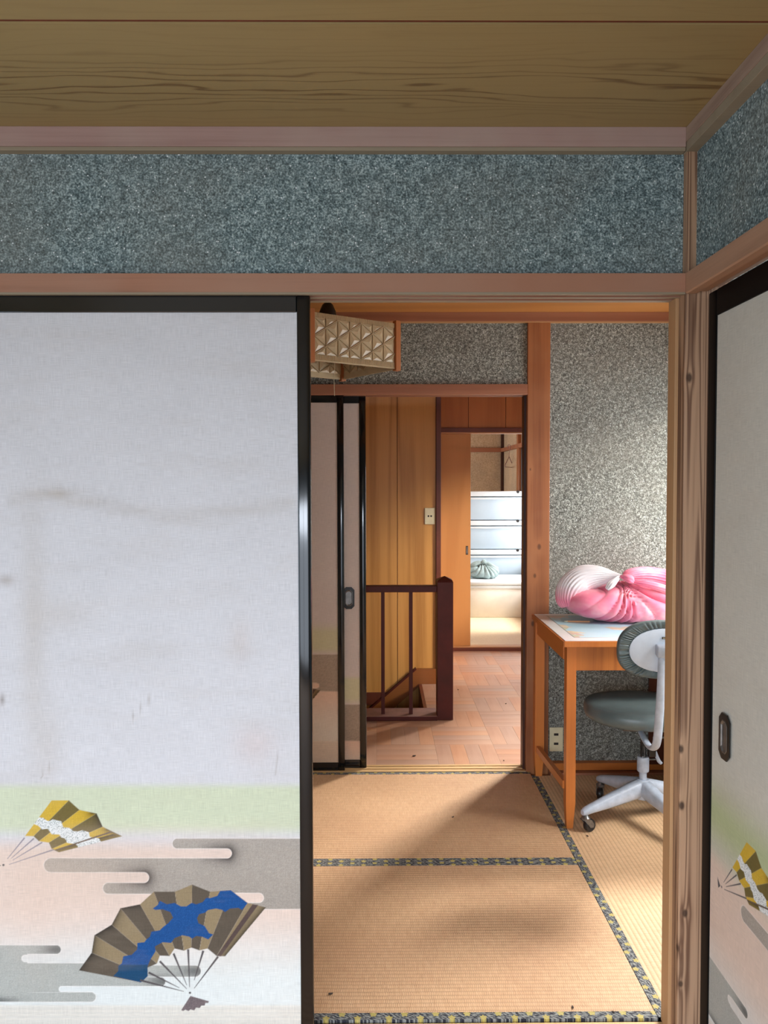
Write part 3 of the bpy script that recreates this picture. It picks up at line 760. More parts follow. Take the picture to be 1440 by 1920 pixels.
def paint(xs, zs, stains, soft=False, warm_shade=False):
    """the printed picture, in drawing units p = (right, down), on a grid of points (u from the door's left edge, height z)"""
    U, Z = np.meshgrid(xs, zs); U = U.ravel() - 1.01; Z = Z.ravel()
    q = HM[2][0] * U + HM[2][1] * Z + 1
    P = np.stack([(HM[0][0] * U + HM[0][1] * Z + HM[0][2]) / q, (HM[1][0] * U + HM[1][1] * Z + HM[1][2]) / q], 1)
    n = len(P); y = P[:, 1]; x = P[:, 0]
    L = lambda c: np.array(lin(c)[:3])
    col = np.tile(L((214, 213, 216) if not soft else (206, 202, 190)), (n, 1))
    def lay(cov, c):
        nonlocal col
        cov = np.clip(cov, 0, 1)[:, None]; col = col * (1 - cov) + (np.array(c) if np.ndim(c) == 2 else L(c)) * cov
    sm = lambda a, b, v: np.clip((v - a) / (b - a), 0, 1) ** 2 * (3 - 2 * np.clip((v - a) / (b - a), 0, 1))
    # ground tints: pink below, pale blue at the foot, a soft green mist
    lay(sm(1560, 1600, y) * 0.9, (226, 202, 186))
    lay(sm(1690, 1850, y) * 0.95, (222, 228, 226))
    lay(sm(1880, 1892, y) * 0.4, (208, 190, 168))
    for yy in (1887, 1896, 1903, 1911):
        lay(np.exp(-((y - yy) / 1.6) ** 2) * 0.5, (232, 226, 214))
    if soft:
        lay(np.exp(-((y - 1506) / 52) ** 2) * 0.85, (178, 190, 140))
    else:
        lay(sm(1462, 1482, y) * (1 - sm(1545, 1575, y)) * 0.95, (207, 214, 184))
    s2 = 1 / 2.4
    D = lambda pts: [(a * s2, 1450 + b * s2) for a, b in pts]
    Q = np.stack([x * 2.4, (y - 1450) * 2.4], 1)
    grain = rng.random(n)
    ev = np.where(y > 1540)[0] if not soft else np.where(y > 1400)[0]
    if len(ev):
        q_ = Q[ev]
        # upper cloud
        A = np.minimum.reduce([cap(q_, (797, 315), (2200, 315), 22), cap(q_, (227, 413), (2200, 413), 31), cap(q_, (486, 517), (2200, 517), 24),
                               rect(q_, 960, 2300, 293, 440), rect(q_, 610, 2300, 400, 540), rect(q_, 1120, 2300, 500, 610)])
        N1 = cap(q_, (300, 359.5), (1020, 359.5), 22.7); N2 = cap(q_, (0, 468.5), (645, 468.5), 24.7); N3 = cap(q_, (960, 560), (1164, 560), 23)
        A = np.maximum.reduce([A, -N1, -N2, -N3])
        # lower cloud
        Bc = np.minimum.reduce([rect(q_, -600, 120, 775, 1028), cap(q_, (-600, 793), (252, 793), 19), rect(q_, -600, 600, 855, 957),
                                cap(q_, (500, 936), (722, 938), 20), cap(q_, (600, 890), (877, 890), 25), cap(q_, (-600, 1007), (407, 1007), 21),
                                rect(q_, -600, 300, 955, 986)])
        Bc = np.maximum.reduce([Bc, -cap(q_, (110, 833), (900, 833), 17), -cap(q_, (275, 971), (900, 971), 14)])
        full = np.zeros(n)
        g = grain[ev]
        ca = L((166, 158, 148)) * (0.86 + 0.28 * g[:, None]); ca = ca * (1 - 0.12 * np.clip((q_[:, 1:2] - 420) / 200, 0, 1))
        for tip, r_ in (((1022, 359), N1), ((645, 470), N2)):
            dk = np.exp(-(np.clip(r_, 0, 199) / 24) ** 1.2) * np.clip((q_[:, 0] - tip[0] + 150) / 160, 0, 1)
            ca = ca * (1 - 0.95 * dk[:, None]) + L((34, 32, 38)) * 0.95 * dk[:, None]
        cb = L((172, 174, 168)) * (0.88 + 0.24 * g[:, None])
        for tx, ty in ((252, 793), (730, 938), (885, 890)):
            dk = np.exp(-(((q_[:, 0] - tx) / 70) ** 2 + ((q_[:, 1] - ty) / 30) ** 2)) * 0.75
            cb = cb * (1 - dk[:, None]) + L((56, 54, 54)) * dk[:, None]
        dk = np.exp(-(((q_[:, 0] + 10) / 90) ** 2 + ((q_[:, 1] - 1026) / 20) ** 2)) * 0.7
        cb = cb * (1 - dk[:, None]) + L((50, 52, 50)) * dk[:, None]
        for sd, c in ((A, ca), (Bc, cb)):
            tmp = np.zeros((n, 3)); tmp[ev] = c; full[:] = 0
            full[ev] = np.clip(0.5 - (sd + 4) / 5, 0, 1) * 0 + np.exp(-((sd - 1.5) / 2.2) ** 2) * 0.5
            lay(full, (236, 230, 224))
            full[ev] = np.clip(0.5 - sd / 2.4, 0, 1) * 0.95
            lay(full, tmp)

    def region(pts, pad=6):
        a = np.array(pts); m = (x > a[:, 0].min() - pad) & (x < a[:, 0].max() + pad) & (y > a[:, 1].min() - pad) & (y < a[:, 1].max() + pad)
        return np.where(m)[0]

    def poly(pts, c, alpha=1.0, speck=None, edge=None):
        k = region(pts)
        if not len(k): return
        sd = seg_sd(P[k], pts); f = np.zeros(n); f[k] = np.clip(0.5 - sd / 1.1, 0, 1) * alpha
        tmp = np.tile(L(c), (n, 1)) * (0.93 + 0.14 * grain[:, None])
        if speck is not None:
            tmp[grain > 0.80] = L(speck)
        if edge is not None:                 # print darkens towards the listed edge (p0, p1)
            for p0, p1 in edge:
                dd = cap(P[k], p0, p1, 0); dk = np.zeros(n); dk[k] = np.exp(-dd / 8.0) * 0.85
                tmp = tmp * (1 - dk[:, None]) + L((30, 28, 26)) * dk[:, None]
        lay(f, tmp)

    def stick(a, b, w0, w1, c=(98, 92, 96)):
        a = np.array(a, float); b = np.array(b, float); t = b - a; nrm = np.array([-t[1], t[0]]) / np.hypot(*t)
        poly([tuple(a + nrm * w0), tuple(b + nrm * w1), tuple(b - nrm * w1), tuple(a - nrm * w0)], c)

    # small yellow fan
    F1 = lambda pts: [(a / 4.8, 1480 + b / 4.8) for a, b in pts]
    yel, brn = (208, 172, 56), (112, 98, 52)
    poly(F1([(220, 418), (297, 420), (615, 97), (460, 97)]), yel)
    poly(F1([(297, 420), (345, 465), (710, 183), (615, 97)]), brn)
    e0 = F1([(865, 215), (790, 235)]); e1 = F1([(865, 215), (920, 335)])
    poly(F1([(345, 465), (435, 478), (865, 215), (710, 183)]), yel, edge=[tuple(F1([(820, 208), (865, 215)]))])
    poly(F1([(435, 478), (460, 535), (920, 335), (865, 215)]), brn, edge=[tuple(e1)])
    poly(F1([(460, 535), (490, 548), (1095, 420), (920, 335)]), yel, edge=[tuple(F1([(960, 355), (1095, 420)]))])
    poly(F1([(480, 545), (525, 565), (1095, 420), (1010, 400)]), (158, 134, 56), edge=[tuple(F1([(480, 545), (1040, 400)]))])
    poly(F1([(300, 310), (345, 250), (385, 255), (412, 278), (440, 285), (470, 268), (510, 278), (545, 285), (565, 340), (620, 345), (655, 375), (695, 378), (735, 366),
             (795, 385), (803, 425), (885, 440), (905, 470), (700, 520), (680, 492), (600, 480), (580, 440), (545, 430), (530, 405), (460, 402), (425, 352), (370, 358), (340, 325)]), (232, 234, 232), 1.0, (150, 160, 158))
    poly(F1([(480, 545), (500, 538), (985, 378), (1010, 385), (505, 548)]), (98, 80, 66))
    for a, b in (((215, 435), (60, 625)), ((300, 440), (95, 620)), ((375, 475), (110, 635)), ((480, 540), (75, 675))):
        a, b = F1([a, b]); stick(a, b, 1.3, 0.5, (140, 134, 146) if not soft else (84, 80, 84))
    pv = F1([(25, 680)])[0]; poly([(pv[0] + 2.2 * cos(t), pv[1] + 2.2 * sin(t)) for t in np.linspace(0, 2 * pi, 9)[:-1]], (84, 82, 84))
    hx_, hy_ = pv
    poly([(hx_ - 5, hy_ + 1), (hx_ - 18, hy_ - 9), (hx_ - 14, hy_ + 9)], (90, 86, 88))
    # large blue and brown fan
    F2 = lambda pts: [(130 + a / 3.79, 1640 + b / 3.79) for a, b in pts]
    O = [(65, 680), (155, 555), (175, 430), (298, 355), (360, 238), (500, 210), (598, 120), (748, 120), (870, 70), (998, 120), (1145, 110), (1265, 200), (1395, 232)]
    I = [(505, 765), (553, 722), (553, 660), (620, 632), (640, 575), (710, 578), (745, 525), (812, 540), (865, 518), (922, 538), (980, 525), (1045, 578), (1105, 580)]
    dkb, tan = (92, 82, 70), (146, 128, 98)
    for k in range(12):
        ed = [tuple(F2([O[k], O[k + 1]]))] if k < 5 else ([tuple(F2([I[12], O[12]]))] if k == 11 else None)
        poly(F2([O[k], O[k + 1], I[k + 1], I[k]]), dkb if k % 2 == 0 else tan, edge=ed)
    poly(F2([(1045, 578), (1075, 580), (1340, 215), (1300, 210)]), (86, 70, 66))
    blue = [(310, 720), (505, 765), (553, 722), (553, 650), (575, 600), (610, 545), (605, 510), (660, 480), (720, 485), (745, 450), (800, 430), (850, 440), (870, 455), (900, 435),
            (940, 440), (985, 460), (1020, 425), (990, 415), (960, 365), (915, 345), (905, 310), (920, 280), (960, 270), (985, 250), (1040, 240), (1085, 250), (1105, 265), (1140, 240),
            (1200, 235), (1225, 250), (1265, 202), (1145, 110), (1070, 115), (1050, 150), (1000, 165), (970, 165), (945, 195), (900, 210), (865, 200), (830, 225), (790, 225), (745, 200),
            (690, 210), (640, 185), (625, 215), (590, 240), (610, 250), (660, 245), (715, 265), (735, 305), (700, 345), (665, 370), (640, 395), (580, 405), (570, 440), (545, 460), (530, 480),
            (480, 485), (480, 530), (440, 570), (380, 580), (370, 630), (345, 650), (345, 685)]
    poly(F2(blue), (24, 76, 138), 1.0, (34, 88, 150))
    poly(F2([(310, 720), (505, 765), (553, 722), (553, 640), (372, 640), (345, 650), (345, 685)]), (24, 70, 106))
    for a, b in (((640, 615), (832, 812)), ((738, 560), (832, 785)), ((842, 530), (852, 800)), ((950, 540), (885, 750)), ((1055, 582), (885, 808)), ((560, 695), (780, 805)), ((500, 750), (810, 830))):
        a, b = F2([a, b]); stick(a, b, 2.0, 0.5, (84, 78, 80))
    pv = F2([(855, 840)])[0]; poly([(pv[0] + 2.3 * cos(t), pv[1] + 2.3 * sin(t)) for t in np.linspace(0, 2 * pi, 9)[:-1]], (92, 88, 90))
    poly(F2([(858, 862), (990, 900), (985, 912), (965, 912), (960, 930), (935, 932), (925, 948), (898, 946), (885, 965), (858, 958), (845, 970), (822, 960), (805, 970), (793, 963)]), (112, 100, 102), 1.0, (126, 112, 114))
    if stains:
        sp = spline([(20, 935), (95, 922), (130, 930), (220, 950), (320, 966), (420, 958), (545, 944)], 40)
        d = np.full(n, 1e9); k = np.where((y > 880) & (y < 1010))[0]
        dd = np.full(len(k), 1e9)
        for a, b in zip(sp, sp[1:]):
            dd = np.minimum(dd, cap(P[k], a, b, 0))
        f = np.zeros(n); f[k] = np.exp(-(dd / 12) ** 2) * (0.28 + 0.3 * np.exp(-((x[k] - 108) / 26) ** 2)); lay(f, (172, 160, 146))
        for cx, cy, rx, ry, a, c in ((62, 1180, 26, 220, 0.35, (186, 176, 164)), (110, 1150, 60, 30, 0.25, (190, 178, 164)), (90, 1400, 30, 70, 0.28, (188, 176, 164)), (10, 1085, 16, 6, 0.5, (150, 134, 120)),
                                     (478, 1395, 40, 34, 0.3, (214, 184, 174)), (450, 1200, 22, 40, 0.25, (204, 184, 172)), (130, 1640, 110, 60, 0.25, (222, 194, 172)), (330, 1560, 200, 16, 0.2, (232, 206, 194)),
                                     (60, 1700, 50, 90, 0.25, (224, 196, 178)), (3, 1310, 5, 9, 0.6, (120, 104, 92))):
            lay(np.exp(-((x - cx) / rx) ** 2 - ((y - cy) / ry) ** 2) * a, c)
        for a, b in (((248, 1343), (275, 1312)), ((275, 1312), (300, 1300)), ((76, 1458), (96, 1432)), ((516, 1452), (520, 1420))):
            lay(np.exp(-(cap(P, a, b, 0) / 1.2) ** 2) * 0.4, (150, 138, 126))
    elif soft:
        for a, b in (((25, 1290), (36, 1330)), ((60, 1385), (95, 1490))):
            pass
    if warm_shade:  # warm, dim light at the hall doorway tinted into the paper colour
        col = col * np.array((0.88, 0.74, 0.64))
    return col


def painted_sheet(name, parent, u0, u1, z0, z1, du, dz, zfine, stains, soft, shift=0.0, warm_shade=False):
    xs = np.arange(u0, u1 + du * 0.5, du); xs[-1] = u1
    zf = np.arange(z0, zfine, dz); zs = np.concatenate([zf, np.linspace(zfine, z1, max(3, int((z1 - zfine) / max(0.02, dz * 6))))])
    nx_, nz_ = len(xs), len(zs)
    col = paint(xs, zs + shift, stains, soft, warm_shade)
    X, Zg = np.meshgrid(xs, zs)
    co = np.stack([X.ravel(), np.zeros(nx_ * nz_), Zg.ravel()], 1)
    i = np.arange(nx_ * nz_).reshape(nz_, nx_)
    q = np.stack([i[:-1, :-1], i[:-1, 1:], i[1:, 1:], i[1:, :-1]], -1).reshape(-1, 4)
    me = bpy.data.meshes.new(name)
    me.vertices.add(len(co)); me.vertices.foreach_set('co', co.ravel())
    me.loops.add(q.size); me.loops.foreach_set('vertex_index', q.ravel())
    me.polygons.add(len(q)); me.polygons.foreach_set('loop_start', np.arange(0, q.size, 4)); me.polygons.foreach_set('loop_total', np.full(len(q), 4))
    me.update(calc_edges=True)
    at = me.color_attributes.new('print', 'FLOAT_COLOR', 'POINT')
    at.data.foreach_set('color', np.concatenate([col, np.ones((len(col), 1))], 1).astype(np.float32).ravel())
    me.materials.append(M['paper'])
    o = bpy.data.objects.new(name, me); return link(o, parent)


def octo(w_, h_, c):
    return [(-w_ + c, -h_), (w_ - c, -h_), (w_, -h_ + c), (w_, h_ - c), (w_ - c, h_), (-w_ + c, h_), (-w_, h_ - c), (-w_, -h_ + c)]


def finger_pull(parent, u, z, y=-0.0005):
    """recessed octagonal catch: black rim, bright inner edge, dark dish (the door faces -y)"""
    b = bmesh.new(); rings = []
    for pts, yy in ((octo(0.027, 0.052, 0.014), 0.0), (octo(0.027, 0.052, 0.014), -0.003), (octo(0.0165, 0.036, 0.009), -0.0034)):
        rings.append([b.verts.new((px, yy, pz)) for px, pz in pts])
    for r0, r1 in zip(rings, rings[1:]):
        for k in range(8):
            b.faces.new((r0[k], r0[(k + 1) % 8], r1[(k + 1) % 8], r1[k]))
    rim = obj('finger_pull', b, 'iron', parent, (u, y, z))
    b = bmesh.new(); rings = []
    for pts, yy in ((octo(0.0172, 0.037, 0.0093), -0.0034), (octo(0.0160, 0.0355, 0.009), -0.0042), (octo(0.0150, 0.0345, 0.009), -0.0034), (octo(0.0135, 0.031, 0.008), -0.0008)):
        rings.append([b.verts.new((px, yy, pz)) for px, pz in pts])
    for r0, r1 in zip(rings, rings[1:]):
        for k in range(8):
            b.faces.new((r0[k], r0[(k + 1) % 8], r1[(k + 1) % 8], r1[k]))
    b.faces.new(rings[-1])
    obj('metal_dish', b, 'bright_metal', rim)


def sliding_door(label, loc, rotz, wd=0.85, ht=1.803, stile=0.0315, railt=0.040, th=0.019, art=None, pull=None, lac='lacquer'):
    t = thing('sliding_door', label, 'door', loc, rotz)
    obj('core', box(stile - 0.004, wd - stile + 0.004, 0.003, th - 0.003, 0.03, ht - 0.03), 'wall_plain', t)
    for x0 in (0.0, wd - stile):
        obj('stile', box(x0, x0 + stile, -0.001, th, 0.0, ht, 0.0035), lac, t, smooth=40)
    obj('top_rail', box(stile, wd - stile, -0.0005, th, ht - railt, ht, 0.002), lac, t)
    obj('bottom_rail', box(stile, wd - stile, -0.0005, th, 0.0, railt, 0.002), lac, t)
    a = dict(du=0.0015, dz=0.0015, zfine=0.66, stains=False, soft=False, shift=0.0); a.update(art or {})
    p = painted_sheet('printed_paper', t, stile - 0.003, wd - stile + 0.003, railt - 0.005, ht - railt + 0.005, **a)
    p.location = (0, 0.0028, 0)
    if pull: finger_pull(t, *pull)
    return t


sliding_door('large paper sliding door with yellow and blue folding fans, filling the left foreground', (-1.01, 1.8995, -0.002), 0, art=dict(stains=True))
sliding_door('grey-white paper sliding door with a yellow fan, closing the right wall beside the post', (0.775, 1.884, -0.002), -pi / 2, stile=0.043, railt=0.06, lac='lacquer_worn',
             art=dict(soft=True), pull=(0.119, 0.792))
sliding_door('shaded fan-print sliding door at the hall doorway, the left and nearer of two', (-1.011, 3.7305, 0.0005), 0, ht=1.771, stile=0.031,
             art=dict(du=0.005, dz=0.004, shift=-0.048, warm_shade=True))
sliding_door('narrowly showing sliding door at the hall doorway, with a black octagonal finger pull', (-0.909, 3.7670, 0.0005), 0, ht=1.771, stile=0.031,
             art=dict(du=0.005, dz=0.004, shift=0.20, warm_shade=True), pull=(0.768, 0.815))
hd = thing('sliding_door', 'plain orange wooden sliding door half open at the end of the hall', 'door', (-0.02, 6.456, 0.034))
obj('door_leaf', box(0, 0.765, 0, 0.03, 0, 1.716, 0.001), 'door_wood', hd)
fp = obj('finger_pull', box(0.727, 0.745, -0.002, 0.002, 0.742, 0.812, 0.001), 'hole', hd)
obj('metal_plate', box(0.731, 0.741, -0.003, 0.0, 0.75, 0.805), 'bright_metal', fp)

# ================================================================== STAIR RAILING
sr = thing('stair_railing', 'dark red wooden railing with square balusters around the stairwell', 'railing', (0, 4.58, 0))
bp = obj('base_plate', box(-1.05, 0.335, -0.06, 0.118, 0.0005, 0.024, 0.002), 'mahogany', sr)
obj('glare_top', box(-1.05, 0.333, -0.058, 0.116, 0.0235, 0.0252), 'varnish_glare', bp)  # thin paler strip that paints the glare on top of the plate
nw = box(0.333, 0.425, -0.05, 0.042, 0.0005, 0.794, 0.003)
np_ = obj('newel_post', nw, 'mahogany', sr)
b = bmesh.new()
base = [b.verts.new(p) for p in ((0.333, -0.05, 0.793), (0.425, -0.05, 0.793), (0.425, 0.042, 0.793), (0.333, 0.042, 0.793))]
sh_ = [b.verts.new(p) for p in ((0.338, -0.045, 0.804), (0.420, -0.045, 0.804), (0.420, 0.037, 0.804), (0.338, 0.037, 0.804))]
ap = b.verts.new((0.379, -0.004, 0.824))
b.faces.new(base[::-1])
for k in range(4):
    b.faces.new((base[k], base[(k + 1) % 4], sh_[(k + 1) % 4], sh_[k])); b.faces.new((sh_[k], sh_[(k + 1) % 4], ap))
obj('post_cap', b, 'mahogany', np_)
obj('top_rail', box(-1.05, 0.334, -0.035, 0.02, 0.734, 0.771, 0.003), 'mahogany', sr)
bal = None
for k in range(8):
    x = 0.185 - 0.161 * k
    if bal is None:
        bal = obj('baluster', box(-0.0105, 0.0105, -0.0105, 0.0105, 0.0245, 0.735, 0.001), 'mahogany', sr, (x, 0.0, 0))
    else:
        dup(bal, sr, (x, 0.0, 0))

# ================================================================== WALL PLATES
def wall_plate(label, cat, x0, x1, y, z0, z1, holes, w_):
    t = thing('wall_socket' if cat == 'socket' else 'light_switch', label, cat, ((x0 + x1) / 2, y, (z0 + z1) / 2))
    hx, hz = (x1 - x0) / 2, (z1 - z0) / 2
    obj('cover_plate', box(-hx, hx, -0.008, 0, -hz, hz, 0.0025), 'ivory', t)
    for hx_, hz_ in holes:
        obj('slot', box(hx_ - w_[0], hx_ + w_[0], -0.0086, -0.006, hz_ - w_[1], hz_ + w_[1]), 'hole', t)
    return t


wall_plate('ivory double wall socket low on the plaster behind the desk leg', 'socket', 0.804, 0.868, 3.7295, 0.092, 0.206, [(-0.001, 0.024), (-0.001, -0.020)], (0.0105, 0.0055))
wall_plate('ivory switch plate on the yellow-brown hall panelling', 'switch', 0.311, 0.380, 5.3825, 1.079, 1.190, [(-0.009, 0), (0.009, 0)], (0.0055, 0.0055))

# ================================================================== PENDANT LAMP
ang = atan2(0.582, 0.813)
lamp = thing('pendant_lamp', 'square pendant lamp with wooden corner posts and amber moulded panels', 'lamp', (-0.206, 3.307, 0.0), ang)
H0, H1, hs = 1.822, 2.003, 0.199
for sx_, sy_ in ((-1, -1), (1, -1), (1, 1), (-1, 1)):
    obj('corner_post', box(sx_ * (hs + 0.003) - 0.012, sx_ * (hs + 0.003) + 0.012, sy_ * (hs + 0.003) - 0.012, sy_ * (hs + 0.003) + 0.012, H0 - 0.010, H1 + 0.010, 0.0015), 'lamp_wood', lamp)


def lamp_panel():
    """moulded panel: an isometric lattice of triangles pressed into low pyramids, with raised ribs along the slanting lines"""
    b = bmesh.new(); L_ = 2 * hs - 0.02; z0, z1 = H0 + 0.022, H1 - 0.020; side = (z1 - z0) / 2; n = 7; st_ = L_ / n
    def pyr(a, c, d, s_):
        if abs((c[0] - a[0]) * (d[1] - a[1]) - (d[0] - a[0]) * (c[1] - a[1])) < 1e-5: return
        cx = [(a[k] + c[k] + d[k]) / 3 for k in range(2)]
        va = [b.verts.new((p[0], 0.0008 if s_ > 0 else 0.0022, p[1])) for p in (a, c, d)]; ap_ = b.verts.new((cx[0], -0.0045 if s_ > 0 else 0.0075, cx[1]))
        for k in range(3): b.faces.new((va[k], va[(k + 1) % 3], ap_))
    def rib(a, c, w_, s_):
        a = Vector((a[0], 0, a[1])); c = Vector((c[0], 0, c[1])); t = (c - a).normalized(); nn = Vector((-t.z, 0, t.x)) * w_
        q = [a + nn, c + nn, c - nn, a - nn]
        v0 = [b.verts.new(p + Vector((0, 0.001 if s_ > 0 else 0.002, 0))) for p in q]; v1 = [b.verts.new(p * 1.0 + Vector((0, -0.0042 if s_ > 0 else 0.0072, 0))) for p in q]
        b.faces.new(v1)
        for k in range(4): b.faces.new((v0[k], v0[(k + 1) % 4], v1[(k + 1) % 4], v1[k]))
    zc = lambda z: min(max(z, z0), z1)
    for s_ in (1, -1):
        for i in range(n):
            xa, xb = -L_ / 2 + i * st_, -L_ / 2 + (i + 1) * st_
            oa, ob = (0.0, -side / 2) if i % 2 == 0 else (-side / 2, 0.0)
            for j in range(-1, 4):
                A = (xa, z0 + oa + j * side); A2 = (xa, A[1] + side)
                Bq = (xb, z0 + ob + j * side); B2 = (xb, Bq[1] + side)
                tris = ((A, Bq, B2), (A, B2, A2)) if oa > ob else ((A, Bq, A2), (Bq, B2, A2))
                for t in tris:
                    pyr(*[(p[0], zc(p[1])) for p in t], s_)
                up_ = (A, (xb, A[1] + side / 2))               # lines rising to the right
                if A[1] >= z0 - 1e-6 and up_[1][1] <= z1 + 1e-6:
                    rib(*up_, 0.0012, s_); rib((up_[0][0], up_[0][1] - 0.0045), (up_[1][0], up_[1][1] - 0.0045), 0.0006, s_)
                dn = (A, (xb, A[1] - side / 2))
                if A[1] <= z1 + 1e-6 and dn[1][1] >= z0 - 1e-6: rib(*dn, 0.0004, s_)
            rib((xa, z0), (xa, z1), 0.0007, s_)
    merge(b, box(-L_ / 2, L_ / 2, 0.0008, 0.0022, H0 + 0.002, H1 - 0.002))
    return b, L_


def flutes(L_, z0, z1):
    b = bmesh.new(); n = 60
    pts = []
    for k in range(n * 2 + 1):
        pts.append((-L_ / 2 + L_ * k / (n * 2), -0.004 if k % 2 else -0.0015))
    pts += [(L_ / 2, 0.0005), (-L_ / 2, 0.0005)]
    return prism(pts, 'Z', z0, z1)


pb, PL = lamp_panel(); first = None
for k in range(4):
    if first is None:
        first = [obj('acrylic_panel', pb, 'acrylic', lamp, (0, -hs - 0.004, 0))]
        first.append(obj('fluted_band', flutes(PL, H0 + 0.002, H0 + 0.022), 'acrylic', first[0]))
        first.append(obj('fluted_band', flutes(PL, H1 - 0.020, H1 - 0.002), 'acrylic', first[0]))
        first.append(obj('edge_strip', box(-PL / 2, PL / 2, -0.002, 0.003, H0 - 0.003, H0 + 0.002), 'acrylic', first[0]))
        p0 = first[0]
    else:
        a = k * pi / 2
        p = dup(p0, lamp, ((hs + 0.004) * sin(a), -(hs + 0.004) * cos(a), 0), a)
        for c_ in first[1:]:
            dup(c_, p)
for sgn in (0, 1):
    bb = box(-hs, hs, -0.008, 0.008, H1 - 0.016, H1 - 0.004)
    if sgn: bmesh.ops.rotate(bb, verts=bb.verts, cent=(0, 0, 0), matrix=Matrix.Rotation(pi / 2, 3, 'Z'))
    obj('cross_bar', bb, 'lamp_wood', lamp)
cup = obj('cord_cup', lathe([(0.002, H1 - 0.005), (0.036, H1 - 0.005), (0.040, 2.03), (0.034, 2.06), (0.022, 2.088), (0.012, 2.097), (0.004, 2.099)], (0, 0, 0), 28), 'iron', lamp, smooth=50)
obj('cord', tube([(0, 0, 2.095, 0.004), (0, 0, 2.1425, 0.004)], 8), 'iron', lamp, smooth=50)
obj('lamp_socket', lathe([(0.002, 1.93), (0.02, 1.93), (0.024, 1.97), (0.024, 2.0), (0.002, 2.0)], (0, 0, 0), 20), 'ivory', lamp, smooth=50)
bulb = [(0.001, 1.855), (0.018, 1.859), (0.028, 1.872), (0.031, 1.888), (0.026, 1.905), (0.017, 1.92), (0.013, 1.932)]
obj('bulb', lathe(bulb, (0, 0, 0), 20), 'white_plastic', lamp, smooth=60)
pc = spline([(0.03, 0.0, 1.93, 0.0012), (0.035, 0.002, 1.85, 0.0012), (0.03, 0.0, 1.78, 0.0012), (0.034, 0.004, 1.72, 0.0012)], 16)
obj('pull_string', tube(pc, 6), 'ivory', lamp, smooth=60)

# ================================================================== DESK
dk = thing('desk', 'orange wooden writing desk against the plaster wall, topped with a map sheet', 'desk', (0.715, 3.055, 0.0006))
DW, DD, DH = 0.868, 0.640, 0.747
obj('desktop', prism([(0, 0), (DW, 0), (DW, DD), (0, DD)], 'Z', DH - 0.022, DH, bev=0.0015), 'desk_x', dk)
obj('edge_band', box(0.0, DW, -0.003, 0.001, DH - 0.022, DH - 0.001, 0.001), 'desk', dk)
obj('edge_band', box(-0.003, 0.001, 0.0, DD, DH - 0.022, DH - 0.001, 0.001), 'desk_y', dk)


def tapered_leg(x0, y0, w_, d_):
    b = bmesh.new()
    z = [0.0005, 0.10, DH - 0.0225]
    ins = [0.008, 0.0, 0.0]
    rings = []
    for zz, i_ in zip(z, ins):
        rings.append([b.verts.new(p) for p in ((x0 + i_ * .6, y0 + i_ * .6, zz), (x0 + w_ - i_, y0 + i_ * .6, zz), (x0 + w_ - i_, y0 + d_ - i_, zz), (x0 + i_ * .6, y0 + d_ - i_, zz))])
    b.faces.new(rings[0][::-1]); b.faces.new(rings[-1])
    for r0, r1 in zip(rings, rings[1:]):
        for k in range(4): b.faces.new((r0[k], r0[(k + 1) % 4], r1[(k + 1) % 4], r1[k]))
    return b


obj('leg', tapered_leg(0.017, 0.030, 0.037, 0.042), 'desk', dk)
obj('leg', tapered_leg(0.005, 0.590, 0.042, 0.042), 'desk', dk)
obj('leg', tapered_leg(0.822, 0.030, 0.037, 0.042), 'desk', dk)
obj('leg', tapered_leg(0.822, 0.590, 0.037, 0.042), 'desk', dk)
obj('side_apron', box(0.012, 0.030, 0.072, 0.590, DH - 0.085, DH - 0.0225, 0.001), 'desk_y', dk)
obj('front_apron', box(0.054, 0.822, 0.036, 0.052, DH - 0.122, DH - 0.0225, 0.001), 'desk_x', dk)
obj('stretcher', prism([(0.060, 0.150), (0.598, 0.113), (0.598, 0.143), (0.060, 0.182)], 'X', 0.010, 0.030, bev=0.001), 'desk_y', dk)
pd_ = obj('pedestal', box(0.625, 0.818, 0.06, 0.60, 0.035, DH - 0.0225, 0.002), 'desk_dark', dk)
for k in range(3):
    d = obj('drawer', box(0.632, 0.812, 0.044, 0.060, 0.05 + 0.215 * k, 0.25 + 0.215 * k - 0.008 * (k == 2), 0.002), 'desk_dark', pd_)
obj('plinth', box(0.635, 0.81, 0.08, 0.59, 0.0005, 0.036), 'desk_dark', dk)
obj('back_panel', box(0.535, 0.822, 0.602, 0.615, 0.05, 0.60, 0.001), 'desk_dark', dk)

mp = thing('desk_map', 'glossy printed world map sheet covering the desk top', 'map', (0.720, 3.060, DH + 0.0008))
obj('sheet', box(0, DW - 0.010, 0, DD - 0.010, 0, 0.0012, 0.0003), 'map_white', mp)
obj('printed_map', box(0.053, DW - 0.06, 0.066, DD - 0.055, 0.001, 0.0014), 'map', mp)
ln_ = obj('border_line', box(0.049, DW - 0.056, 0.062, 0.0645, 0.001, 0.0014), 'map_line', mp)
for bb in (box(0.049, 0.0515, 0.062, DD - 0.052, 0.001, 0.00145), box(DW - 0.0585, DW - 0.056, 0.062, DD - 0.052, 0.001, 0.00145), box(0.049, DW - 0.056, DD - 0.0545, DD - 0.052, 0.001, 0.00145)):
    obj('border_line', bb, 'map_line', mp)

pn = thing('pencil', 'thin bare pencil lying on the map beside the pink bundle', 'pencil', (0.872, 3.47, DH + 0.0052), radians(-4))
obj('barrel', tube([(-0.045, 0, 0, 0.0032), (0.05, 0, 0, 0.0032)], 6), 'pencil', pn)
obj('tip', tube([(-0.060, 0, 0, 0.0006), (-0.046, 0, 0, 0.0030)], 6), 'ivory', pn)

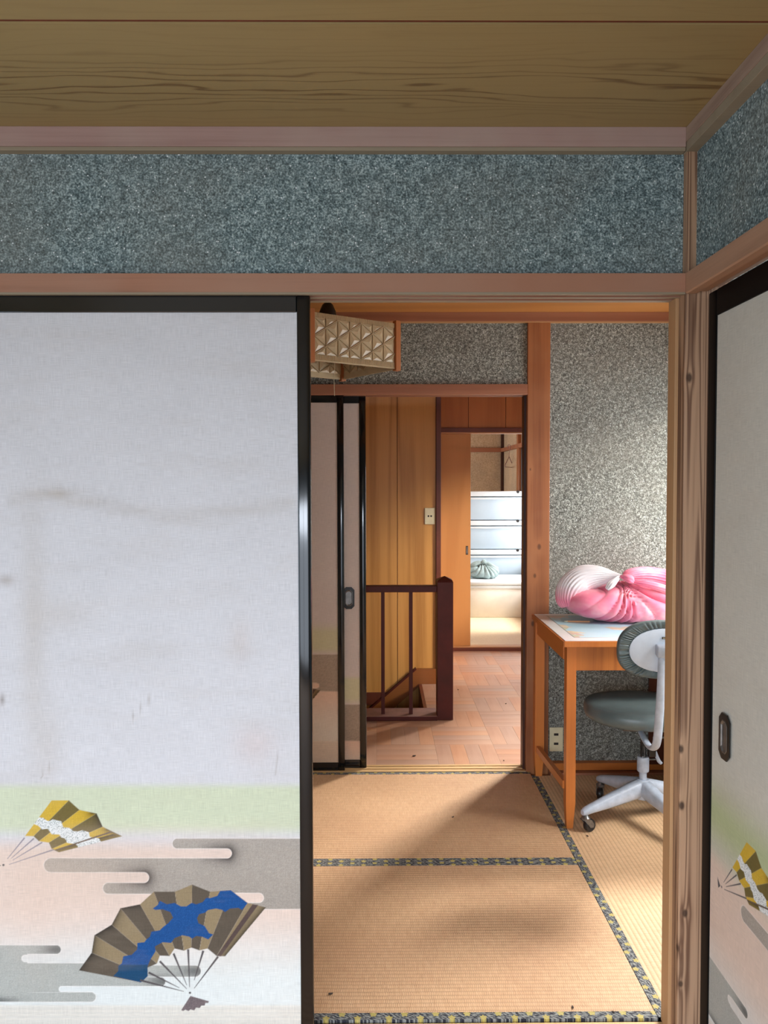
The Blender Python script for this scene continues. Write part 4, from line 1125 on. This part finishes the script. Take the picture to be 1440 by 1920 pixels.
# ================================================================== CLOTH BUNDLES
def folded_blob(c, rad, knot, nseg=160, nring=110, amp=0.010, k1=26, flat=0.0, reach=0.16, seed=1, sag=0.0):
    """cushion-shaped cloth with creases that radiate from the knot"""
    r_ = np.random.default_rng(seed); ph = r_.random(6) * 6.28
    b = bmesh.new(); rows = []
    kn = np.array(knot)
    for i in range(nring + 1):
        th = pi * i / nring; row = []
        for j in range(nseg):
            a = 2 * pi * j / nseg
            d = np.array([sin(th) * cos(a), sin(th) * sin(a), cos(th)])
            e = np.sign(d) * np.abs(d) ** 0.82
            p = np.array(c) + e * np.array(rad)
            v = p - kn; dist = np.linalg.norm(v)
            aa = atan2(v[2], v[0]) + 0.35 * v[1] / (dist + .01)
            w_ = math.exp(-(dist / reach) ** 1.5)
            f = (abs(sin(aa * k1 / 2 + ph[0] + 1.2 * sin(aa * 3.1 + ph[2]) + 0.8 * sin(dist * 11 + ph[1]))) ** 0.55 - 0.7) * (0.65 + 0.35 * sin(aa * 5.3 + ph[2]))
            f2 = sin(aa * 7 + ph[3] + dist * 30) * sin(dist * 22 + ph[4])
            lump = 0.006 * sin(p[0] * 23 + ph[5]) * sin(p[1] * 19 + 1) + 0.004 * sin(p[2] * 41 + p[0] * 13)
            p = p + d * (amp * f * (w_ + 0.06) + 0.003 * f2 + lump)
            pull = math.exp(-(dist / 0.07) ** 2) * 0.55
            p = p + (kn - p) * pull
            p[2] = max(p[2], flat + 0.0008 * (1 + sin(p[0] * 60)))
            row.append(p)
        rows.append(row)
    top = b.verts.new(np.mean(rows[0], 0)); bot = b.verts.new(np.mean(rows[-1], 0))
    vr = [[b.verts.new(p) for p in row] for row in rows[1:-1]]
    for k in range(nseg):
        b.faces.new((top, vr[0][k], vr[0][(k + 1) % nseg])); b.faces.new((bot, vr[-1][(k + 1) % nseg], vr[-1][k]))
    for r0, r1 in zip(vr, vr[1:]):
        for k in range(nseg):
            b.faces.new((r0[k], r1[k], r1[(k + 1) % nseg], r0[(k + 1) % nseg]))
    return b


def gathered(rows, n, seg, folds, amp, seed, flat=1.0, ref=(0, 0, 1)):
    r_ = np.random.default_rng(seed); p = r_.random(4) * 6.28
    def mod(t, a):
        return 1 + amp * (0.35 + 0.65 * abs(2 * t - 1)) * ((abs(sin(a * folds / 2 + p[0] + 2.2 * t)) ** 0.7 - 0.6) + 0.35 * sin(a * 3 + p[1] + 5 * t))
    return tube(spline(rows, n), seg, None, flat, mod, ref)


bd = thing('cloth_bundle', 'pink and white dyed cloth bundle knotted on top, lying on the desk map', 'bundle', (1.10, 3.52, DH + 0.0022))
bodyv = folded_blob((0.015, 0.0, 0.078), (0.290, 0.150, 0.082), (-0.035, -0.105, 0.185), amp=0.052, k1=22, flat=0.001, reach=0.21, seed=3, nseg=260, nring=170)
obj('wrapped_cloth', bodyv, 'pink', bd, smooth=80)
wl = gathered([(-0.262, -0.02, 0.060, 0.030), (-0.262, -0.01, 0.095, 0.052), (-0.240, 0.0, 0.140, 0.064), (-0.195, -0.005, 0.182, 0.062), (-0.140, -0.03, 0.200, 0.046), (-0.092, -0.06, 0.203, 0.026), (-0.062, -0.085, 0.206, 0.011), (-0.048, -0.092, 0.207, 0.006)], 90, 120, 26, 0.20, 5)
obj('white_corner', wl, 'white_pink', bd, smooth=80)
obj('white_tail', gathered([(-0.060, -0.088, 0.205, 0.006), (-0.082, -0.102, 0.190, 0.010), (-0.104, -0.112, 0.172, 0.014), (-0.122, -0.114, 0.152, 0.007)], 40, 48, 9, 0.35, 8, 1.3), 'white_pink', bd, smooth=80)
obj('pink_corner', gathered([(-0.045, -0.095, 0.200, 0.010), (-0.020, -0.095, 0.211, 0.024), (0.04, -0.075, 0.214, 0.031), (0.11, -0.05, 0.203, 0.034), (0.19, -0.03, 0.177, 0.036), (0.26, -0.01, 0.130, 0.034), (0.295, 0.0, 0.08, 0.022)], 80, 90, 17, 0.30, 9), 'pink', bd, smooth=80)
obj('pink_fold', gathered([(-0.012, -0.112, 0.186, 0.008), (0.04, -0.128, 0.178, 0.014), (0.11, -0.132, 0.158, 0.018), (0.19, -0.118, 0.128, 0.017), (0.25, -0.09, 0.098, 0.008)], 60, 60, 9, 0.34, 12), 'pink', bd, smooth=80)
obj('knot', gathered([(-0.056, -0.094, 0.206, 0.006), (-0.040, -0.114, 0.203, 0.014), (-0.024, -0.119, 0.195, 0.016), (-0.010, -0.110, 0.184, 0.009)], 30, 40, 7, 0.35, 4), 'pink', bd, smooth=80)

# ================================================================== SWIVEL CHAIR
ch = thing('swivel_chair', 'grey vinyl typist chair on four castered legs, its back to the room', 'chair', (1.055, 3.15, 0.0))
TH = radians(-8)


def chair_leg():
    b = bmesh.new(); rings = []
    for t, zc, wv, hv in ((0.020, 0.138, 0.026, 0.036), (0.06, 0.130, 0.025, 0.034), (0.16, 0.108, 0.021, 0.026), (0.245, 0.090, 0.017, 0.017), (0.272, 0.083, 0.016, 0.014), (0.284, 0.079, 0.011, 0.010)):
        ring = []
        for k in range(12):
            a = 2 * pi * k / 12; c_, s_ = cos(a), sin(a)
            ring.append(b.verts.new((t, wv * math.copysign(abs(c_) ** 0.7, c_), zc + hv * math.copysign(abs(s_) ** 0.7, s_))))
        rings.append(ring)
    for r0, r1 in zip(rings, rings[1:]):
        for k in range(12): b.faces.new((r0[k], r0[(k + 1) % 12], r1[(k + 1) % 12], r1[k]))
    b.faces.new(rings[0][::-1]); b.faces.new(rings[-1])
    return b


leg0 = None
for k, (a, cast) in enumerate(((200, 25), (290, 80), (20, 200), (112, 250))):
    if leg0 is None:
        leg0 = lg = obj('leg', chair_leg(), 'grey_paint', ch, smooth=50); lg.rotation_euler = (0, 0, radians(a))
        cz = 0.0255
        # caster: swivel stem, sheet-metal fork, rubber wheel
        fork = lathe([(0.004, 0.050), (0.017, 0.050), (0.018, 0.058), (0.012, 0.064), (0.008, 0.072)], (0, 0, 0), 20)
        for s in (-1, 1):
            merge(fork, prism([(-0.016, 0.052), (0.016, 0.052), (0.030, 0.030), (0.026, 0.020), (0.012, 0.020)], 'Y', s * 0.0145 - 0.0012, s * 0.0145 + 0.0012))
        f0 = obj('caster', fork, 'bright_metal', lg, (0.268, 0, 0), smooth=40)
        wheel = lathe([(0.006, -0.0115), (0.021, -0.0115), (0.0245, -0.007), (0.0250, 0.0), (0.0245, 0.007), (0.021, 0.0115), (0.006, 0.0115)], (0.018, 0, cz), 28, 'Y')
        merge(wheel, lathe([(0.003, -0.014), (0.009, -0.014), (0.009, 0.014), (0.003, 0.014)], (0.018, 0, cz), 16, 'Y'))
        merge(f0_b := bmesh.new(), wheel)
        w0 = obj('wheel', f0_b, 'rubber', lg, (0.268, 0, 0), smooth=40)
        f0.rotation_euler = w0.rotation_euler = (0, 0, radians(cast - a))
    else:
        lg = dup(leg0, ch, (0, 0, 0), radians(a))
        for c_ in (f0, w0):
            dup(c_, lg, (0.268, 0, 0), radians(cast - a))
obj('base_hub', lathe([(0.004, 0.095), (0.030, 0.098), (0.034, 0.12), (0.033, 0.160), (0.024, 0.174), (0.004, 0.176)], (0, 0, 0), 28), 'grey_paint', ch, smooth=45)
obj('column', lathe([(0.004, 0.165), (0.0145, 0.165), (0.0145, 0.215), (0.0145, 0.22), (0.004, 0.22)], (0, 0, 0), 24), 'grey_paint', ch, smooth=45)
obj('collar', lathe([(0.004, 0.205), (0.0215, 0.206), (0.0235, 0.209), (0.0235, 0.262), (0.0215, 0.265), (0.004, 0.266)], (0, 0, 0), 28), 'grey_paint', ch, smooth=45)
prof = [(0.003, 0.26), (0.0115, 0.26)]
for k in range(14):
    prof += [(0.0115, 0.268 + 0.004 * k), (0.0102, 0.270 + 0.004 * k)]
prof += [(0.0115, 0.33), (0.0085, 0.335), (0.0085, 0.405), (0.003, 0.405)]
obj('spindle', lathe(prof, (0, 0, 0), 20), 'steel', ch, smooth=35)
lev = obj('lock_screw', tube([(0.015, -0.005, 0.255, 0.004), (0.05, -0.012, 0.258, 0.004)], 8), 'steel', ch, smooth=50)
obj('lever', tube(spline([(0.044, -0.012, 0.290, 0.006), (0.05, -0.014, 0.270, 0.007), (0.058, -0.016, 0.252, 0.0075), (0.068, -0.018, 0.242, 0.006)], 14), 10, None, 0.6), 'grey_paint', lev, smooth=50)
obj('lever_bracket', box(0.018, 0.046, -0.018, -0.004, 0.268, 0.322, 0.003), 'iron', ch)
sp_ = obj('seat_plate', box(-0.10, 0.10, -0.12, 0.12, 0.400, 0.418, 0.004), 'steel', ch); sp_.rotation_euler = (0, 0, TH)
rod = obj('seat_rod', tube([(-0.02, -0.17, 0.395, 0.004), (0.16, -0.15, 0.395, 0.004)], 8), 'bright_metal', ch, smooth=50)


def cushion(hw, hd, z0, z1, ex, nring=14, nseg=72, dome=0.004):
    b = bmesh.new(); rings = []
    prof = [(0.0, z0), (0.80, z0), (0.93, z0 + 0.006), (0.985, z0 + 0.016), (1.0, (z0 + z1) / 2 - 0.004), (0.998, z1 - 0.020), (0.975, z1 - 0.007), (0.955, z1 - 0.0035), (0.945, z1 - 0.0052), (0.93, z1 - 0.001), (0.80, z1 + dome * 0.45), (0.5, z1 + dome * 0.85), (0.2, z1 + dome), (0.0, z1 + dome)]
    for r, z in prof:
        ring = []
        for k in range(nseg):
            a = 2 * pi * k / nseg; c_, s_ = cos(a), sin(a)
            X = hw * r * math.copysign(abs(c_) ** (2 / ex), c_); Y = hd * r * math.copysign(abs(s_) ** (2 / ex), s_)
            Y *= 1 - 0.10 * (X / hw) ** 2
            ring.append(b.verts.new((X, Y, z)))
        rings.append(ring)
    for r0, r1 in zip(rings, rings[1:]):
        for k in range(nseg): b.faces.new((r0[k], r0[(k + 1) % nseg], r1[(k + 1) % nseg], r1[k]))
    bmesh.ops.remove_doubles(b, verts=b.verts, dist=1e-5)
    return b


se = obj('seat', cushion(0.232, 0.205, 0.418, 0.482, 2.5), 'vinyl', ch, smooth=50); se.rotation_euler = (0, 0, TH)

# backrest, modelled in a frame whose -Y is the chair's back
br = bpy.data.objects.new('backrest_frame', None)
bpy.data.objects.remove(br)
BC = (-0.010, -0.262, 0.752)


def sup(a, hw, hh, ex):
    c_, s_ = cos(a), sin(a)
    return hw * math.copysign(abs(c_) ** (2 / ex), c_), hh * math.copysign(abs(s_) ** (2 / ex), s_)


def pad():
    b = bmesh.new(); seg = 360; rings = []
    W, Hh, ex = 0.176, 0.110, 2.6
    prof = [(0.0, 0.020, 0), (0.6, 0.022, 0), (0.9, 0.017, 0), (0.975, 0.008, 0), (1.0, -0.004, 0), (0.985, -0.016, 0.1), (0.955, -0.0205, 0.3), (0.90, -0.0215, 1.0), (0.84, -0.0205, 1.0), (0.78, -0.019, 1.0), (0.72, -0.0165, 0.8), (0.66, -0.012, 0.2), (0.0, -0.010, 0)]
    for r, d, pl in prof:
        ring = []
        for k in range(seg):
            a = 2 * pi * k / seg; X, Z_ = sup(a, W * r, Hh * r, ex)
            # gathered vinyl: folds of uneven spacing, strongest at the ends
            w_ = pl * (0.55 + 0.45 * abs(cos(a)) ** 0.6)
            f = abs(sin(a * 34 + 1.3 * sin(a * 5) + 0.8 * sin(a * 11))) ** 0.6 - 0.55
            f += 0.25 * sin(a * 61)
            Y = d - 0.0048 * w_ * f - 0.05 * (X / W) ** 2 * 0.25
            ring.append(b.verts.new((X, -(-Y), Z_)))
        rings.append(ring)
    for r0, r1 in zip(rings, rings[1:]):
        for k in range(seg): b.faces.new((r0[k], r0[(k + 1) % seg], r1[(k + 1) % seg], r1[k]))
    bmesh.ops.remove_doubles(b, verts=b.verts, dist=1e-6)
    return b


bk = obj('backrest', pad(), 'vinyl', ch, BC, smooth=60); bk.rotation_euler = (radians(6), 0, TH)
sb = bmesh.new(); rings = []
for r, d in ((0.0, -0.030), (0.5, -0.0288), (0.8, -0.0268), (0.95, -0.0240), (1.0, -0.0215), (1.0, -0.012)):
    rings.append([sb.verts.new((lambda X, Z_: (X, d - 0.0125 * (X / 0.176) ** 2, Z_))(*sup(2 * pi * k / 96, 0.132 * r, 0.082 * r, 2.15))) for k in range(96)])
for r0, r1 in zip(rings, rings[1:]):
    for k in range(96): sb.faces.new((r0[k], r0[(k + 1) % 96], r1[(k + 1) % 96], r1[k]))
bmesh.ops.remove_doubles(sb, verts=sb.verts, dist=1e-6)
shl = obj('back_shell', sb, 'shell', bk, smooth=60)
obj('bracket', box(-0.042, 0.062, -0.066, -0.022, -0.014, 0.028, 0.006), 'grey_paint', bk, smooth=50)
obj('bracket_screw', lathe([(0.001, -0.0672), (0.0034, -0.0672), (0.0034, -0.064), (0.001, -0.064)], (0.004, 0, 0.008), 12, 'Y'), 'iron', bk)
plt = obj('name_plate', box(-0.020, 0.040, -0.0312, -0.0290, 0.046, 0.054), 'iron', bk)


def lettering(txt, size, loc, mat, parent, name='lettering'):
    cu = bpy.data.curves.new('t', 'FONT'); cu.body = txt; cu.size = size; cu.extrude = 0.0002
    o = bpy.data.objects.new('t', cu); C.objects.link(o)
    me = bpy.data.meshes.new_from_object(o.evaluated_get(bpy.context.evaluated_depsgraph_get()))
    bpy.data.objects.remove(o)
    me.materials.clear(); me.materials.append(M[mat]); me.transform(Matrix.Rotation(pi / 2, 4, 'X'))
    q = bpy.data.objects.new(name, me); q.location = loc; return link(q, parent)


lettering('IIHKI', 0.0078, (-0.0165, -0.0316, 0.0472), 'ivory', bk)
obj('sticker', box(0.006, 0.046, -0.0308, -0.0270, -0.052, -0.036), 'white_plastic', bk)
obj('sticker_mark', box(0.018, 0.046, -0.0312, -0.0290, -0.0505, -0.0375), 'iron', bk)
barp = spline([(0.008, -0.306, 0.752, 0.0150), (0.006, -0.309, 0.70, 0.0155), (0.003, -0.305, 0.60, 0.0155), (0.0, -0.292, 0.50, 0.0155), (-0.002, -0.280, 0.43, 0.0155), (-0.006, -0.262, 0.392, 0.0150), (-0.014, -0.225, 0.374, 0.0145), (-0.022, -0.175, 0.380, 0.014), (-0.03, -0.11, 0.398, 0.013)], 60)
br = obj('back_bar', tube(barp, 16, None, 0.62, None, (1, 0, 0)), 'grey_paint', ch, smooth=60); br.rotation_euler = (0, 0, TH)

# ================================================================== END ROOM THINGS
def storage_box(label, x0, x1, y0, y1, z0, z1):
    t = thing('storage_box', label, 'box', ((x0 + x1) / 2, y0, z0))
    hx, h, d = (x1 - x0) / 2, z1 - z0, y1 - y0
    obj('body', prism([(-hx + 0.02, 0), (hx - 0.02, 0), (hx - 0.004, h - 0.045), (-hx + 0.004, h - 0.045)], 'Y', 0.006, d - 0.006, bev=0.006), 'frosted_warm', t, smooth=40)
    obj('rim', box(-hx, hx, 0, d, h - 0.075, h - 0.040, 0.005), 'white_plastic', t, smooth=40)
    ld = obj('lid', box(-hx - 0.004, hx + 0.004, -0.004, d, h - 0.038, h, 0.008), 'white_plastic', t, smooth=40)
    obj('wheel', lathe([(0.004, -0.01), (0.024, -0.01), (0.024, 0.01), (0.004, 0.01)], (-hx + 0.075, 0.0, 0.0265), 20, 'X'), 'iron', t, smooth=40)
    return t


storage_box('low clouded-plastic storage box with white lid, on the end room floor', 0.80, 1.56, 7.826, 8.44, 0.0303, 0.385)


def drawer_unit(label, z0, h):
    t = thing('drawer_unit', label, 'drawers', (1.17, 8.5, z0), 0, 'white plastic drawer units stacked in the end room')
    obj('top_panel', box(-0.40, 0.40, -0.012, 0.42, h - 0.052, h, 0.006), 'white_plastic', t, smooth=40)
    for s in (-1, 1):
        obj('side_panel', box(s * 0.39 - 0.01, s * 0.39 + 0.01, 0.0, 0.42, 0.0, h - 0.05, 0.003), 'white_plastic', t, smooth=40)
    obj('back_panel', box(-0.38, 0.38, 0.40, 0.415, 0.0, h - 0.05), 'white_plastic', t)
    dr = obj('drawer', box(-0.377, 0.377, 0.010, 0.38, 0.006, h - 0.060, 0.004), 'frosted', t, smooth=40)
    obj('handle_lip', box(-0.377, 0.377, -0.004, 0.014, h - 0.085, h - 0.064, 0.003), 'white_plastic', dr, smooth=40)
    obj('catch', lathe([(0.002, -0.006), (0.016, -0.006), (0.016, 0.004), (0.002, 0.004)], (0.312, -0.008, h - 0.004), 20, 'Y'), 'iron', t)
    return t


drawer_unit('white drawer unit at the bottom of the stack, behind the storage box', 0.0303, 0.300)
drawer_unit('white drawer unit second from the bottom, behind the grey cloth bundle', 0.332, 0.310)
drawer_unit('white drawer unit third from the bottom of the end-room stack', 0.644, 0.310)
drawer_unit('white drawer unit topmost in the end-room stack', 0.956, 0.308)

gb = thing('cloth_bundle', 'small grey-blue cloth bundle knotted on the white storage box', 'bundle', (1.065, 8.13, 0.3855))
obj('wrapped_cloth', folded_blob((0, 0, 0.066), (0.162, 0.12, 0.072), (0.0, -0.06, 0.172), 160, 110, 0.042, 18, 0.001, 0.20, 6), 'grey_cloth', gb, smooth=70)
for k, pts in enumerate(([(0.0, -0.06, 0.160, 0.010), (-0.05, -0.055, 0.160, 0.022), (-0.10, -0.05, 0.138, 0.026), (-0.145, -0.04, 0.105, 0.010)],
                         [(0.0, -0.06, 0.160, 0.010), (0.05, -0.055, 0.150, 0.018), (0.10, -0.055, 0.122, 0.018), (0.14, -0.04, 0.09, 0.008)],
                         [(-0.02, -0.065, 0.152, 0.008), (0.0, -0.07, 0.176, 0.022), (0.02, -0.065, 0.155, 0.008)])):
    obj('cloth_ear' if k < 2 else 'knot', gathered(pts, 24, 24, 6, 0.3, 20 + k), 'grey_cloth', gb, smooth=70)
tb = thing('lidded_tub', 'small teal plastic tub half hidden beside the grey bundle', 'tub', (0.922, 8.335, 0.3855))
obj('body', lathe([(0.004, 0.0), (0.040, 0.0), (0.046, 0.055), (0.004, 0.055)], (0, 0, 0), 28), 'teal', tb, smooth=40)
obj('lid', lathe([(0.004, 0.0555), (0.049, 0.0555), (0.049, 0.068), (0.044, 0.071), (0.004, 0.071)], (0, 0, 0), 28), 'teal', tb, smooth=40)

hg = thing('clothes_hanger', 'mauve wire clothes hanger hanging from the rail in the end room corner', 'hanger', (1.533, 9.38, 1.79), radians(68))
hk = spline([(0.0, 0.010, -0.035, 0.003), (0.0, 0.016, 0.0, 0.003), (0.0, 0.0, 0.012, 0.003), (0.0, -0.014, -0.004, 0.003), (0.0, -0.010, -0.045, 0.003), (0.0, 0.0, -0.09, 0.003), (0.0, 0.0, -0.13, 0.003)], 30)
obj('hook', tube(hk, 8), 'wire', hg, smooth=60)
fr = [(0, 0, -0.13), (0.20, 0, -0.225), (0.215, 0, -0.245), (0.19, 0, -0.252), (-0.19, 0, -0.252), (-0.215, 0, -0.245), (-0.20, 0, -0.225), (0, 0, -0.13)]
b = bmesh.new()
for a, c_ in zip(fr, fr[1:]):
    tube([a + (0.0045,), c_ + (0.0045,)], 8, b)
obj('frame', b, 'wire', hg, smooth=60)

# ================================================================== DEBRIS
crumb_mesh = None


def debris(name, label, x, y, z, sc, rz):
    global crumb_mesh
    if crumb_mesh is None:
        b = bmesh.new(); bmesh.ops.create_icosphere(b, subdivisions=2, radius=1.0)
        for v in b.verts:
            v.co = Vector((v.co.x * 1.5 * (1 + 0.25 * sin(v.co.y * 7)), v.co.y * 0.8, v.co.z * 0.5 + 0.45)) * (1 + 0.15 * sin(v.co.x * 9 + v.co.z * 5))
        o = obj(name, b, 'debris', None, smooth=60); crumb_mesh = o.data
    else:
        o = link(bpy.data.objects.new(name, crumb_mesh))
    o.location = (x, y, z); o.scale = (sc, sc, sc); o.rotation_euler = (0, 0, rz)
    tag(o, label, 'insect' if name == 'dead_insect' else 'crumb')


for args in (('dead_insect', 'largest dead insect on the hall parquet, in front of the stair railing', 0.175, 3.93, 0.0005, 0.006, 0.3),
             ('crumb', 'tiny crumb on the hall parquet at the foot of the cedar post', 0.61, 3.86, 0.0005, 0.0035, 1.7),
             ('crumb', 'dark crumb halfway down the hall parquet, near its right edge', 0.78, 4.86, 0.0005, 0.005, 0.9),
             ('crumb', 'tiny crumb on the hall parquet just right of the newel post', 0.52, 5.2, 0.0005, 0.004, 2.4),
             ('crumb', 'dark crumb on the parquet by the sill of the end room', 1.1, 6.1, 0.0005, 0.006, 1.1),
             ('crumb', 'black crumb on the nearest tatami beside the big sliding door', -0.13, 2.08, 0.0008, 0.004, 0.2),
             ('crumb', 'left of two brown crumbs by the front border of the nearest tatami', 0.50, 2.02, 0.0008, 0.0035, 1.5),
             ('crumb', 'right of two brown crumbs by the front border of the nearest tatami', 0.60, 2.00, 0.0008, 0.003, 2.2),
             ('dead_insect', 'curled dead insect on the yellower tatami close to the right-hand post', 0.88, 2.37, 0.0008, 0.006, 2.9),
             ('crumb', 'small brown crumb in the shadow on the farther tatami', 0.30, 3.20, 0.0008, 0.004, 0.6),
             ('crumb', 'crumb on the tatami border beside the front desk leg', 0.80, 3.02, 0.0008, 0.004, 1.9)):
    debris(*args)
